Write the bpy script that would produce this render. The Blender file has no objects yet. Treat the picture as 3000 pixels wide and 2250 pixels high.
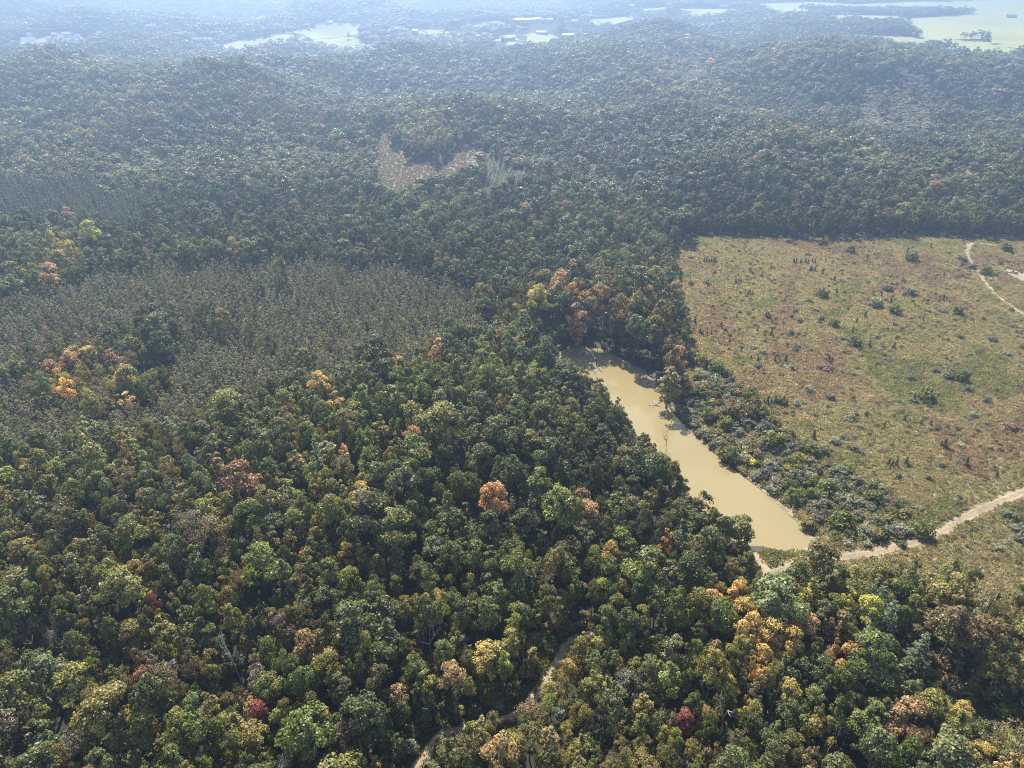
import bpy, math, random
import numpy as np
from mathutils import Vector
from mathutils.geometry import delaunay_2d_cdt

scene = bpy.context.scene
R = math.radians

# ------------------------------------------------------------------ camera
cam_data = bpy.data.cameras.new('camera')
cam = bpy.data.objects.new('camera', cam_data)
scene.collection.objects.link(cam)
CAM_H, CAM_PITCH, CAM_F = 120.0, R(30.8), 2083.0 / 3000.0
cam.location = (0, 0, CAM_H)
cam.rotation_euler = (R(90) - CAM_PITCH, 0, 0)
cam_data.sensor_width = 36.0
cam_data.lens = 36.0 * CAM_F
cam_data.clip_start = 1.0
cam_data.clip_end = 20000.0
scene.camera = cam

# ------------------------------------------------------------------ sky, sun, exposure
SUN_EL, SUN_AZ = R(47), R(-11)          # azimuth from +Y, clockwise
world = bpy.data.worlds.new('World')
scene.world = world
world.use_nodes = True
wn = world.node_tree
bg = wn.nodes['Background']
sky_tex = wn.nodes.new('ShaderNodeTexSky')
sky_tex.sky_type = 'NISHITA'
sky_tex.sun_disc = False
sky_tex.sun_elevation = SUN_EL
sky_tex.sun_rotation = SUN_AZ
sky_tex.air_density = 1.0
sky_tex.dust_density = 1.0
wn.links.new(sky_tex.outputs[0], bg.inputs[0])
bg.inputs[1].default_value = 0.088
sun_data = bpy.data.lights.new('sun', 'SUN')
sun_data.energy = 5.0
sun_data.angle = R(0.53)
sun_data.color = (1.0, 0.95, 0.87)
sun = bpy.data.objects.new('sun', sun_data)
sun.rotation_euler = Vector((math.sin(SUN_AZ) * math.cos(SUN_EL), math.cos(SUN_AZ) * math.cos(SUN_EL), math.sin(SUN_EL))).to_track_quat('Z', 'Y').to_euler()
sun.location = (0, 0, 400)
scene.collection.objects.link(sun)
vs = scene.view_settings
vs.view_transform = 'Standard'
vs.look = 'None'
vs.exposure = 1.25
vs.gamma = 1.0
vs.use_curve_mapping = False
scene.render.engine = 'CYCLES'
cy = scene.cycles
cy.max_bounces = 5
cy.diffuse_bounces = 2
cy.glossy_bounces = 2
cy.transmission_bounces = 2
cy.transparent_max_bounces = 4
cy.volume_bounces = 0
cy.caustics_reflective = False
cy.caustics_refractive = False
cy.use_denoising = True
cy.denoiser = 'OPENIMAGEDENOISE'
cy.denoising_input_passes = 'RGB_ALBEDO_NORMAL'
cy.denoising_prefilter = 'NONE'
cy.pixel_filter_type = 'BLACKMAN_HARRIS'
cy.filter_width = 1.05
cy.use_adaptive_sampling = False

# ------------------------------------------------------------------ surveyed outlines and places, metres on the ground
POND = [(14.3,220.3),(20.0,228.2),(24.9,229.8),(32.7,227.1),(40.0,217.5),(45.6,211.4),(48.1,202.3),(48.2,190.7),(51.4,180.0),(55.8,167.6),(60.4,157.1),(64.3,150.8),(68.7,141.6),(71.9,133.4),(72.9,128.5),(71.8,126.4),(68.6,125.1),(64.8,124.5),(60.8,126.1),(53.8,126.6),(50.2,130.2),(46.5,139.2),(42.4,149.0),(39.5,158.1),(38.4,168.0),(35.3,179.7),(30.7,192.6),(23.0,203.5),(18.6,213.7)]
MEADOW = [(74.4,316.0),(81.6,336.3),(93.4,354.4),(106.2,356.1),(137.9,345.9),(172.5,346.3),(210.4,353.0),(225.4,348.4),(258.4,345.8),(336.1,336.0),(398.4,314.9),(173.2,96.5),(116.6,85.5),(108.3,99.0),(103.7,104.3),(95.7,107.1),(89.7,109.7),(80.1,111.9),(71.0,109.7),(61.4,107.9),(54.0,105.7),(53.2,116.9),(57.6,125.0),(64.7,124.4),(72.3,126.4),(72.0,133.6),(64.4,151.1),(55.5,168.5),(49.4,188.6),(55.5,206.3),(62.4,225.6),(66.8,262.3),(69.6,291.3)]
CLEARCUT = [(-102.1,571.3),(-94.4,562.4),(-86.6,525.8),(-77.9,518.0),(-72.7,493.1),(-52.6,484.9),(-49.1,474.1),(-45.8,483.7),(-39.3,495.7),(-41.1,511.9),(-35.1,512.9),(-28.6,510.8),(-24.4,501.9),(-23.2,445.9),(-29.2,435.9),(-33.8,425.6),(-43.0,411.8),(-53.5,401.6),(-61.3,394.7),(-71.7,394.7),(-89.7,466.0),(-96.8,513.3)]
HAY_FIELDS = [[(-511.9,1374.5),(-504.3,1453.0),(-439.2,1494.8),(-408.3,1612.6),(-401.6,1641.9),(-316.6,1656.7),(-266.4,1367.0),(-284.3,1359.6),(-288.1,1374.3),(-258.1,1352.2),(-241.8,1313.6),(-276.1,1287.3),(-321.3,1315.0),(-355.4,1339.2),(-423.5,1347.7),(-476.9,1346.0)],[(-685.7,2108.1),(-673.6,2146.7),(-626.4,2133.7),(-526.3,1754.0),(-605.9,1868.9)],[(-44.5,1368.1),(-18.1,1395.5),(39.0,1504.9),(68.9,1518.0),(91.1,1502.8),(50.2,1150.1),(10.5,1197.7),(-18.8,1227.3)],[(-94.4,1569.8),(-60.0,1552.9),(-23.3,1550.2),(-18.4,1533.0),(-71.4,1502.8)],[(482.3,1195.7),(511.6,1257.9),(572.7,1248.9),(631.5,1214.5),(692.7,1181.6),(728.6,1116.6),(770.0,1069.9),(752.3,1041.6),(609.5,957.4),(598.1,1069.7),(556.5,1159.9)],[(632.5,1216.7),(702.1,1459.6),(796.4,1618.6),(874.0,1635.8),(1025.8,1780.9),(1064.8,1839.8),(1336.0,2100.2),(1521.4,2110.4),(825.2,1118.9),(647.2,988.5),(639.7,1041.3),(722.3,1189.7),(669.3,1196.0),(639.9,1148.0)],[(536.9,1749.3),(630.4,1850.6),(659.2,1678.2),(820.6,1684.8),(707.5,1457.7),(578.4,1418.2),(565.2,1590.6)],[(373.0,1790.1),(506.1,1830.8),(523.6,1755.5),(435.2,1695.6),(358.0,1707.8)],[(623.0,2070.0),(737.5,2203.3),(879.1,2072.9),(1121.4,2207.9),(1536.1,2425.3),(1680.2,2340.7),(1542.8,2141.8),(1040.2,1793.7),(954.8,1868.5),(775.9,1818.8),(610.3,1790.4),(548.6,1789.0)],[(98.5,1842.5),(157.9,1850.1),(171.6,1842.7),(100.1,1552.1)],[(288.3,1831.6),(353.2,1847.9),(332.2,1729.3),(288.0,1724.5)],[(135.3,1578.7),(210.2,1819.9),(266.3,1780.8),(270.2,1743.8),(168.0,1559.6)],[(-198.3,1369.1),(-162.4,1504.7),(-147.9,1412.6),(-184.8,1327.2)],[(-804.8,1288.1),(-767.0,1311.3),(-752.1,1379.4),(-723.3,1328.0),(-648.5,1080.6),(-726.8,1153.7)],[(-570.8,1407.3),(-541.7,1439.7),(-533.3,1417.5),(-535.8,1314.1)]]
STUBBLE_FIELDS = [[(-219.9,1398.5),(-200.9,1532.6),(-191.5,1507.7),(-205.1,1352.6)],[(-132.1,1531.3),(-103.3,1548.3),(-96.9,1516.9),(-116.0,1391.7)],[(-184.6,1502.8),(-133.6,1551.5),(-123.6,1411.4),(-165.1,1359.6)]]
REGION = {'young':[(-198.8,253.7),(-168.8,274.4),(-137.5,287.9),(-89.4,293.8),(-44.1,288.1),(-15.3,269.7),(-16.1,232.5),(-19.2,207.7),(-43.8,188.3),(-60.6,179.9),(-78.9,173.1),(-94.5,167.4),(-112.9,161.4),(-136.6,153.8),(-172.0,151.6),(-251.4,252.0)],'bronze':[(-156.2,201.0),(-156.0,214.8),(-142.0,212.3),(-127.3,210.0),(-110.0,193.6),(-110.4,178.2),(-128.7,184.2),(-143.8,183.5)],'darkclump':[(-137.4,237.9),(-126.1,246.9),(-111.8,222.9),(-108.2,207.8),(-121.6,210.1)],'pines':[(-343.1,423.7),(-305.2,427.0),(-206.5,411.8),(-180.8,364.8),(-196.9,342.8),(-229.2,345.9),(-261.1,356.0),(-293.8,353.0)],'palepines':[(-27.5,373.6),(-23.3,445.5),(0.0,472.8),(7.1,423.3),(-5.5,374.8),(-22.4,346.6)],'orange':[(12.1,259.8),(27.6,268.8),(53.1,256.4),(58.5,224.4),(56.3,199.8),(49.2,193.6),(39.5,207.0),(29.2,216.8),(18.1,226.6)],'gold':[(38.3,103.4),(49.2,105.0),(55.9,98.0),(59.2,90.7),(64.4,86.1),(60.3,83.6),(48.6,85.7),(42.2,92.1),(37.0,97.8)],'willow':[(-8.7,75.4),(15.1,81.5),(28.5,78.3),(27.6,65.6),(25.9,57.8),(-10.2,57.7)],'oaks':[(-29.3,142.3),(-9.5,170.6),(26.2,188.8),(42.0,155.2),(53.4,119.5),(47.3,103.2),(27.1,99.3),(0.0,103.5),(-17.7,108.0),(-34.7,125.2)],'olive':[(-138.5,122.9),(-117.8,127.4),(-79.9,131.7),(-50.1,125.0),(-41.0,102.1),(-31.3,87.1),(-29.6,65.4),(-27.9,57.7),(-91.2,57.6)],'yellowpatch':[(-205.3,294.4),(-215.4,318.7),(-198.4,316.7),(-186.3,296.8),(-188.6,284.5)],'regen':[(272.1,647.9),(311.1,692.8),(354.7,725.5),(400.6,760.9),(416.0,731.1),(390.4,651.5),(324.1,583.4),(270.1,584.2)],'island':[(-81.7,502.2),(-85.7,551.3),(-70.4,575.7),(-47.3,546.6),(-36.1,503.6),(-36.0,464.6),(-44.2,446.6),(-52.6,445.6),(-68.8,456.9)],'bankbrush':[(55.8,200.6),(69.7,211.7),(74.6,195.9),(80.2,172.9),(90.1,159.7),(95.9,149.2),(99.3,140.9),(98.3,128.3),(88.5,124.8),(79.8,127.1),(74.0,128.8),(72.9,132.5),(66.9,145.8),(59.2,160.7),(52.3,177.9),(50.3,189.0)],'lowerright':[(73.9,103.4),(85.5,107.2),(95.5,99.9),(103.6,96.4),(114.9,81.1),(100.7,62.9),(81.2,65.6),(76.8,77.7),(72.4,88.4)],'cornerbrush':[(60.4,112.9),(72.1,117.6),(82.2,117.6),(95.8,114.0),(103.9,109.6),(99.9,105.3),(88.8,109.0),(75.8,110.0),(65.0,109.0)],'redpatch':[(235.8,338.0),(257.1,344.8),(291.7,345.3),(272.6,318.5),(231.9,309.6),(232.0,323.1)]}
TRACKS = {'forest':([(-17.9,68.4),(-16.2,71.6),(-14.3,74.7),(-12.3,77.5),(-6.2,78.9),(0.0,80.9),(2.9,83.1),(5.9,87.2),(7.7,90.9),(9.9,94.1),(11.9,96.9),(14.0,98.3),(18.3,99.9)],2.3),'meadow':([(61.8,118.2),(65.6,120.2),(71.6,121.5),(76.7,122.3),(85.3,123.7),(92.7,125.8),(98.7,127.9),(106.4,131.7),(114.1,136.5),(122.6,140.9),(129.8,144.0),(135.9,146.8),(159.7,156.3)],3.2),'far':([(220.9,332.4),(227.8,337.6),(235.0,335.5)],2.5),'far2':([(227.8,337.6),(218.5,326.2),(213.2,314.9),(209.9,302.1),(204.0,284.4),(201.4,270.1),(201.7,260.0),(201.5,252.1),(198.5,211.6)],2.4),'dam':([(56.7,123.5),(57.2,120.7),(58.2,117.8),(57.6,114.8),(54.7,111.7)],3.0),'wash':([(74.0,94.8),(75.2,92.8),(76.4,90.9),(77.2,89.3),(77.8,87.0)],4.6),'lane':([(80.3,85.5),(83.0,83.4),(85.9,80.6),(89.0,77.3),(91.9,74.1),(96.2,69.8)],4.4)}
TRAIL = [(119.3,290.1),(113.8,268.4),(104.5,246.1),(103.4,230.5),(105.7,216.3),(107.9,206.9),(115.2,202.4)]
SAND = [(220.2,301.3),(223.9,302.9),(228.6,298.0),(233.9,292.1),(228.3,283.3),(221.8,288.2),(220.1,294.0)]
NOTED_TREES = [(-1.9,68.7,'orange',6.0,13.2,'broad'),(-11.0,82.8,'orange',5.2,12.3,'broad'),(-17.3,98.9,'orange',4.1,11.3,'tall'),(-14.7,99.8,'gold',4.2,11.4,'broad'),(21.5,113.5,'gold',4.4,11.6,'broad'),(16.5,127.9,'rust',6.0,13.2,'broad'),(16.9,123.4,'orange',6.4,13.6,'broad'),(-28.8,128.5,'gold',2.9,10.0,'tall'),(-15.2,125.5,'gold',3.3,10.4,'tall'),(-38.2,88.5,'rust',5.3,12.5,'broad'),(-43.7,92.8,'maroon',4.8,11.9,'broad'),(-33.0,76.5,'gold',2.8,9.8,'tall'),(-43.4,76.1,'red',3.9,11.0,'broad'),(-45.4,77.3,'orange',3.3,10.4,'tall'),(-70.8,98.4,'red',3.3,10.4,'broad'),(-76.5,104.5,'orange',4.6,11.8,'broad'),(-28.2,72.5,'maroon',4.2,11.4,'tall'),(-25.3,74.7,'bluegreen',7.4,14.6,'broad'),(-29.4,91.9,'bluegreen',8.7,16.0,'broad'),(-24.5,115.1,'green',9.2,16.5,'broad'),(-21.2,133.5,'green',9.2,16.5,'broad'),(-26.0,153.9,'yellowgreen',7.4,14.6,'broad'),(-55.6,123.2,'yellowgreen',7.4,14.6,'broad'),(-67.0,118.3,'yellowgreen',7.4,14.6,'broad'),(-76.7,80.3,'yellowgreen',6.4,13.6,'broad'),(-81.8,80.7,'bluegreen',8.3,15.5,'broad'),(40.1,100.9,'orange',5.1,12.2,'broad'),(46.7,103.1,'gold',5.1,12.2,'broad'),(46.5,98.7,'gold',4.8,11.9,'broad'),(45.7,93.7,'gold',6.4,13.6,'broad'),(50.1,92.6,'gold',6.0,13.2,'broad'),(52.4,90.3,'gold',6.0,13.2,'broad'),(56.3,94.0,'orange',6.0,13.2,'broad'),(54.4,93.9,'rust',4.6,11.8,'broad'),(68.4,102.0,'yellow',4.2,11.4,'tall'),(71.3,98.4,'yellow',5.5,12.7,'broad'),(63.2,88.0,'gold',4.6,11.8,'broad'),(54.5,89.8,'orange',2.8,9.8,'tall'),(46.1,87.6,'gold',4.6,11.8,'broad'),(62.0,91.3,'orange',2.4,9.5,'tall'),(52.7,97.9,'bluegreen',11.0,18.4,'broad'),(67.5,91.0,'yellowgreen',5.5,12.7,'tall'),(88.1,101.0,'olive',8.3,15.5,'broad'),(84.4,92.8,'bronze',8.3,15.5,'broad'),(90.4,91.6,'bronze',7.4,14.6,'broad'),(64.4,109.8,'olive',9.2,16.5,'broad'),(96.7,113.2,'green',4.6,7,'broad'),(9.9,236.8,'yellow',8.4,20.4,'broad'),(18.9,247.5,'orange',10.2,22.3,'broad'),(31.4,235.7,'orange',9.6,21.7,'broad'),(37.5,229.8,'bronze',8.4,20.4,'broad'),(44.4,228.4,'olive',9.0,21.1,'broad'),(50.2,220.4,'bronze',9.6,21.7,'broad'),(22.8,226.9,'orange',7.8,19.8,'tall'),(49.9,238.7,'orange',7.2,19.2,'broad'),(52.2,209.2,'orange',6.0,13.2,'broad'),(12.6,206.1,'orange',4.2,9,'broad'),(-3.4,211.9,'rust',5.5,12.7,'broad'),(10.8,214.4,'orange',3.7,10.8,'tall'),(48.3,187.6,'olive',8.3,15.5,'tall'),(78.6,70.3,'gold',4.6,9,'broad'),(79.3,77.8,'gold',3.7,9,'broad'),(72.9,77.4,'olive',5.5,12.7,'broad'),(-84.6,77.9,'yellowgreen',7.4,14.6,'broad'),(38.4,72.8,'red',2.6,5,'broad'),(30.3,76.4,'red',3.7,9,'broad'),(34.0,77.1,'rust',3.3,9,'broad'),(-145.8,195.4,'orange',5.5,12.7,'broad'),(-142.5,199.8,'orange',6.4,13.6,'broad'),(-140.1,189.9,'gold',5.5,12.7,'broad')]
BARE_TREES = [(7.5,116.8,5.5,14.5,'grey'),(-15.5,90.8,6.5,16.5,'grey'),(31.4,114.0,7.5,16.5,'grey'),(29.7,119.8,6,16.5,'grey'),(37.1,76.6,5.5,14.5,'white'),(-25.8,72.1,3.4,11.5,'white'),(43.8,164.3,4.6,12.5,'grey'),(-51.5,87.4,5,14.5,'white'),(-10.2,79.2,5,14.5,'grey'),(46.7,80.4,5,13.5,'grey'),(-83.7,88.3,7,15.5,'grey'),(14.7,75.4,5,12.5,'grey'),(53.6,71.0,6,11.5,'grey'),(1.9,88.0,5,14.5,'grey'),(-68.4,130.3,5,14.5,'white'),(-91.0,90.9,6,14.5,'grey')]
CONIFERS = [(73.4,95.6,6.5,15),(73.8,100.3,5.5,15),(78.1,90.6,6,12),(-77.9,137.8,5,14),(-46.8,137.5,6,16),(-79.5,129.4,4.5,13),(0.0,124.9,4,12),(4.3,126.8,4,12)]
HOUSES = [(-787.0,1269.3,9.6,6.4,0.3,'white'),(-792.3,1278.7,8.0,6.4,0.1,'white'),(-782.8,1283.6,10.4,6.4,0.2,'white'),(-781.6,1262.0,11.2,7.2,-0.2,'red'),(-761.9,1267.7,16.0,7.2,0.05,'white'),(-775.6,1271.4,9.6,6.4,0.6,'grey'),(-794.3,1300.4,7.2,5.6,0,'white'),(-761.9,1297.1,8.0,6.4,0.1,'white'),(-757.0,1288.9,7.2,5.6,-0.1,'grey'),(-764.3,1318.8,7.2,6.4,0.2,'white'),(-759.3,1319.6,7.2,5.6,0,'white'),(-750.6,1301.0,9.6,6.4,0.1,'red'),(-751.1,1314.5,8.8,6.4,-0.1,'white'),(-756.2,1341.6,14.4,7.2,0.1,'white'),(-735.8,1305.0,17.6,7.2,0.03,'white'),(-728.3,1320.5,12.8,7.2,0,'white'),(-742.5,1348.5,7.2,5.6,0.5,'white'),(-738.6,1320.2,6.4,5.6,0,'grey'),(-801.2,1263.7,8.8,6.4,0,'white'),(-736.6,1383.4,8.0,5.6,0,'grey'),(-735.6,1411.0,8.8,6.4,0.1,'red'),(-549.9,1368.3,8.0,6.4,0.1,'white'),(-546.5,1379.2,8.0,6.4,-0.1,'red'),(-543.6,1393.3,8.8,6.4,0.05,'white'),(-539.6,1406.5,8.8,6.4,0,'white'),(-534.4,1410.4,7.2,5.6,0.1,'red'),(-673.4,1474.9,11.2,6.4,0.1,'white'),(-667.2,1478.8,9.6,6.4,0,'white'),(-14.5,1286.8,7.2,6.4,0,'grey'),(-11.8,1360.0,8.0,6.4,0.1,'white'),(-6.1,1282.0,10.4,7.2,0,'white'),(-1.7,1289.4,12.8,8.8,0.1,'white'),(55.3,1504.6,19.2,9.6,0.05,'red'),(63.8,1503.9,9.6,4.8,0.3,'grey'),(105.8,1497.5,20.8,9.6,0.02,'white'),(18.0,1551.1,32.0,11.2,0,'white'),(40.4,1568.4,12.8,8.0,0,'white'),(50.9,1583.0,14.4,8.0,0.1,'white'),(60.7,1572.4,9.6,7.2,0,'grey'),(74.3,1574.1,11.2,8.0,0.1,'white'),(-170.4,1393.4,9.6,7.2,0,'white'),(-30.8,1522.5,8.0,6.4,0,'white'),(122.6,1560.7,12.8,7.2,0,'white'),(180.1,1712.8,14.4,7.2,0.1,'white'),(-377.7,1649.4,12.8,7.2,0.05,'white'),(-383.0,1644.7,8.0,5.6,0,'grey'),(477.7,1812.3,16.0,8.0,0,'grey'),(1049.4,1678.2,19.2,8.0,0.1,'white'),(275.4,1852.0,12.8,8.0,0,'white')]
STEEPLE = (183.2,1840.2)
POLES = [(-247.4,646.3),(-46.7,452.1),(-39.2,401.6)]
DRIFT = [(25.2,225.0),(25.9,224.0),(27.6,218.9),(25.7,217.0),(25.5,215.5),(28.7,215.7),(31.9,213.6),(28.8,209.8),(29.2,208.9),(41.6,208.4),(45.4,203.2),(46.5,204.3),(46.1,190.7),(45.5,189.5),(43.9,188.9),(24.3,222.5),(31.0,221.4),(34.8,219.4)]
SNAG = (29.2,215.0)
NOTED_SHRUBS = [(97.9,324.9,'amber',3),(83.7,315.7,'grey',3.4),(139.9,319.7,'silver',3.6),(162.0,323.9,'green',4.5),(185.4,313.7,'green',5.5),(207.5,322.8,'silver',3),(208.8,315.7,'silver',4),(208.7,311.7,'grey',4),(208.4,304.0,'grey',5),(77.2,285.5,'grey',3),(83.6,286.0,'grey',5),(158.7,278.4,'grey',5),(165.9,274.4,'grey',5.5),(128.3,272.0,'green',4.5),(146.3,262.8,'silver',7),(120.9,266.5,'silver',3.4),(120.7,257.6,'silver',3.2),(112.5,256.9,'grey',3),(151.3,256.1,'green',4.5),(170.9,256.9,'silver',4),(175.9,255.4,'green',4),(93.6,256.9,'silver',2.6),(107.3,256.9,'grey',2.8),(110.9,247.7,'grey',3.4),(122.9,245.0,'green',4),(161.2,245.0,'silver',3),(103.7,237.8,'grey',3.4),(134.8,234.6,'silver',4),(124.0,229.1,'green',4.5),(176.1,232.1,'silver',3.6),(175.3,221.4,'silver',3.4),(165.6,234.6,'grey',3),(89.1,221.9,'silver',3.4),(101.3,224.3,'grey',2.6),(93.0,221.4,'grey',3),(94.9,210.8,'silver',3.5),(84.3,212.3,'grey',3.2),(107.2,211.4,'crimson',6),(130.2,216.9,'crimson',4),(136.7,211.4,'crimson',3.5),(144.0,209.3,'grey',4),(145.5,205.1,'grey',4.5),(149.0,204.1,'green',4.5),(132.6,204.1,'grey',3.5),(237.3,326.0,'green',5),(210.4,296.6,'green',4.5),(208.2,288.6,'amber',3.5),(224.1,308.8,'silver',3.5),(206.4,280.9,'grey',3.4),(169.6,287.7,'grey',3.2),(65.2,212.4,'green',5),(62.2,215.7,'green',5),(68.4,208.1,'green',5),(61.5,202.9,'amber',4.5),(71.8,205.1,'green',4),(190.4,243.7,'crimson',4),(121.8,233.4,'grey',3),(76.2,252.0,'silver',3),(66.1,238.2,'brown',3),(86.1,226.0,'silver',4),(140.9,181.6,'silver',4),(131.2,191.5,'green',5.5),(126.6,190.1,'grey',3.5),(103.7,175.7,'silver',2.6),(102.7,179.9,'silver',3.4),(92.7,181.9,'grey',2.4),(93.2,168.1,'silver',3.8),(97.2,164.3,'grey',3),(98.5,162.1,'grey',2.6),(104.4,152.0,'grey',2.2),(132.0,178.7,'crimson',3.6),(148.6,175.4,'crimson',5.5),(105.7,163.7,'crimson',3),(110.6,178.2,'crimson',2),(128.8,165.9,'silver',2.6),(149.7,190.1,'grey',4),(148.0,196.7,'grey',4),(97.1,146.5,'silver',3.2),(98.4,140.9,'grey',3),(100.3,142.1,'silver',2.6),(98.2,145.2,'grey',3),(81.3,132.8,'green',5),(90.7,133.9,'silver',3.2),(94.2,130.6,'silver',4.5),(96.1,130.0,'silver',4),(99.6,129.5,'green',4.5),(93.0,125.8,'green',2.6),(85.8,129.5,'silver',5),(80.4,126.3,'silver',3.6),(84.6,125.8,'silver',3),(78.3,129.5,'green',2.4),(79.0,140.3,'silver',3.5),(79.0,136.2,'brown',4),(85.6,134.5,'green',3),(115.2,124.8,'silver',3),(125.5,135.1,'green',3),(124.2,136.8,'silver',3.6),(121.9,127.9,'silver',4),(123.5,131.2,'silver',4),(103.5,138.8,'grey',2.6),(82.0,148.3,'rust',4),(84.0,162.0,'green',4),(80.5,160.4,'rust',4),(86.5,157.0,'rust',3),(64.3,169.3,'rust',3),(65.5,157.8,'yellow',4.5),(69.9,175.2,'grey',6.5),(68.0,180.1,'bronze',7),(75.0,182.9,'bronze',6),(72.7,172.1,'grey',5),(75.1,165.3,'green',5.5),(73.5,166.1,'green',5),(80.7,171.7,'olive',5),(63.9,162.8,'silver',5),(72.2,153.6,'silver',5),(70.3,155.6,'silver',4.5),(65.9,151.9,'silver',4),(77.2,153.5,'green',4),(80.1,152.2,'grey',4),(82.5,154.2,'grey',4),(87.9,152.9,'silver',5),(92.1,155.0,'silver',4),(86.5,148.3,'grey',5.5),(82.0,145.1,'green',4.5),(87.5,145.8,'silver',4.5),(73.3,142.1,'green',4.5),(77.7,143.3,'green',3.5),(72.6,144.6,'silver',3),(89.1,140.9,'silver',4),(90.7,139.1,'silver',4),(86.3,140.9,'silver',4.5),(69.6,147.8,'silver',3.2),(97.0,170.5,'grey',2.4),(57.1,172.9,'silver',3.5),(55.1,182.7,'silver',3.5),(54.8,187.9,'silver',4),(59.2,192.7,'bronze',5),(58.8,170.4,'grey',3),(84.6,188.9,'green',3.5),(89.1,188.1,'silver',3),(96.5,196.6,'silver',4),(101.2,191.8,'grey',4)]
CEDARS = [(88.8,311.4),(89.9,311.4),(91.0,311.4),(92.0,311.4),(93.1,311.4),(94.0,311.4),(129.5,309.5),(130.6,309.5),(132.3,308.5),(134.8,309.5),(135.7,308.5),(138.4,310.5),(139.3,309.5),(133.7,300.0),(134.7,300.0),(135.8,300.0),(137.7,296.3),(96.7,286.6),(97.7,286.1),(98.9,286.6),(166.1,315.4),(156.7,307.5),(187.4,321.5),(203.0,330.0),(190.8,294.5),(223.9,339.4),(136.1,275.8),(140.4,289.2),(70.9,236.8),(72.5,236.2),(74.1,236.8),(84.7,261.8),(70.1,246.3),(70.3,238.1),(79.3,230.6),(83.4,217.7),(85.5,216.6),(88.7,217.2),(91.4,216.6),(93.0,216.6),(95.0,216.1),(110.0,216.1),(111.0,216.1),(99.2,227.1),(118.5,247.5),(120.2,248.9),(138.1,253.1),(138.1,252.4),(159.0,248.9),(128.7,227.1),(99.0,251.7),(99.7,251.0),(100.4,250.6),(96.3,236.3),(92.3,240.2),(174.2,266.3),(176.6,267.9),(178.7,269.4),(70.6,204.9),(73.0,204.0),(70.1,205.9),(60.4,214.5),(137.0,225.9),(154.4,266.3),(153.4,272.5),(79.5,243.5),(87.6,251.7),(127.2,238.3),(132.7,247.5),(108.2,181.9),(118.8,179.4),(123.1,177.7),(104.8,157.0),(103.7,157.0),(105.9,157.0),(125.2,157.1),(109.0,157.8),(80.0,188.5),(81.3,188.6),(82.7,189.1),(83.7,188.7),(85.0,188.7),(86.0,188.3),(79.2,188.9),(87.9,170.2),(111.2,176.0),(125.0,134.4),(96.0,135.5),(127.2,190.8),(125.5,176.9),(130.9,152.3),(123.8,165.8),(123.3,166.6)]

#<TERRAIN>
def ss(t):
    t = np.clip(t, 0.0, 1.0)
    return t * t * (3 - 2 * t)

def inside(poly, x, y):
    x = np.asarray(x, float); y = np.asarray(y, float)
    r = np.zeros(x.shape, bool)
    n = len(poly)
    for i in range(n):
        x0, y0 = poly[i]; x1, y1 = poly[(i + 1) % n]
        if y0 == y1:
            continue
        c = ((y0 > y) != (y1 > y)) & (x < (x1 - x0) * (y - y0) / (y1 - y0) + x0)
        r ^= c
    return r

def line_dist(pts, x, y, closed=False):
    x = np.asarray(x, float); y = np.asarray(y, float)
    best = np.full(x.shape, 1e9)
    n = len(pts)
    for i in range(n if closed else n - 1):
        x0, y0 = pts[i]; x1, y1 = pts[(i + 1) % n]
        dx, dy = x1 - x0, y1 - y0
        t = np.clip(((x - x0) * dx + (y - y0) * dy) / max(dx * dx + dy * dy, 1e-9), 0, 1)
        best = np.minimum(best, np.hypot(x - x0 - t * dx, y - y0 - t * dy))
    return best

def pond_dist(x, y):
    d = line_dist(POND, x, y, True)
    return np.where(inside(POND, x, y), -d, d)

_WAVES = [(640, 0.6, 0.3, 1.0), (420, 2.2, 1.7, 0.9), (330, 1.2, 4.1, 0.8), (255, 2.8, 2.6, 0.6), (190, 0.2, 5.2, 0.62), (140, 1.7, 0.9, 0.40), (900, 1.9, 2.2, 1.2)]

def bump(x, y, cx, cy, sx, sy, h):
    return h * np.exp(-((x - cx) / sx) ** 2 - ((y - cy) / sy) ** 2)

def terrain(x, y):
    x = np.asarray(x, float); y = np.asarray(y, float)
    n = np.zeros(x.shape)
    for wl, a, ph, w in _WAVES:
        k = 2 * math.pi / wl
        n = n + w * np.sin(k * (x * math.cos(a) + y * math.sin(a)) + ph)
    flatland = ss((x - 45) / 40) * ss((372 - y) / 40)
    plateau = ss((x - 250) / 250) * ss((y - 1000) / 250)
    amp = (1.6 * ss((np.hypot(x, y) - 120) / 150) + 8 * ss((y - 380) / 300) + 2 * ss((y - 1000) / 900)) * (1 - flatland) * (1 - 0.8 * plateau)
    z = n * amp * 0.75
    z = z + 15 * plateau
    z = z + bump(x, y, -22, 168, 55, 48, 9) + bump(x, y, -95, 120, 70, 40, 5)
    z = z + 11 * ss((y - 352) / 80) * ss((x - 60) / 60) * (1 - 0.6 * ss((y - 520) / 150))
    z = z + bump(x, y, 410, 850, 170, 100, 9) + bump(x, y, 190, 1060, 60, 60, 7) + bump(x, y, 90, 790, 260, 60, 5)
    z = z + bump(x, y, -300, 640, 330, 60, 7) + bump(x, y, -520, 930, 300, 70, 8) + bump(x, y, 60, 560, 130, 60, 8)
    z = z + bump(x, y, -1300, 1850, 260, 300, 55) + bump(x, y, -1900, 2900, 700, 500, 120) + bump(x, y, -300, 3300, 900, 500, 50)
    sd = pond_dist(x, y)
    z = z * ss(sd / 26)
    z = z + np.where(sd > 0, -0.6 * (1 - ss(sd / 3.0)), -0.6 - 1.6 * ss(-sd / 4.0))
    return z
#</TERRAIN>

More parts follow.
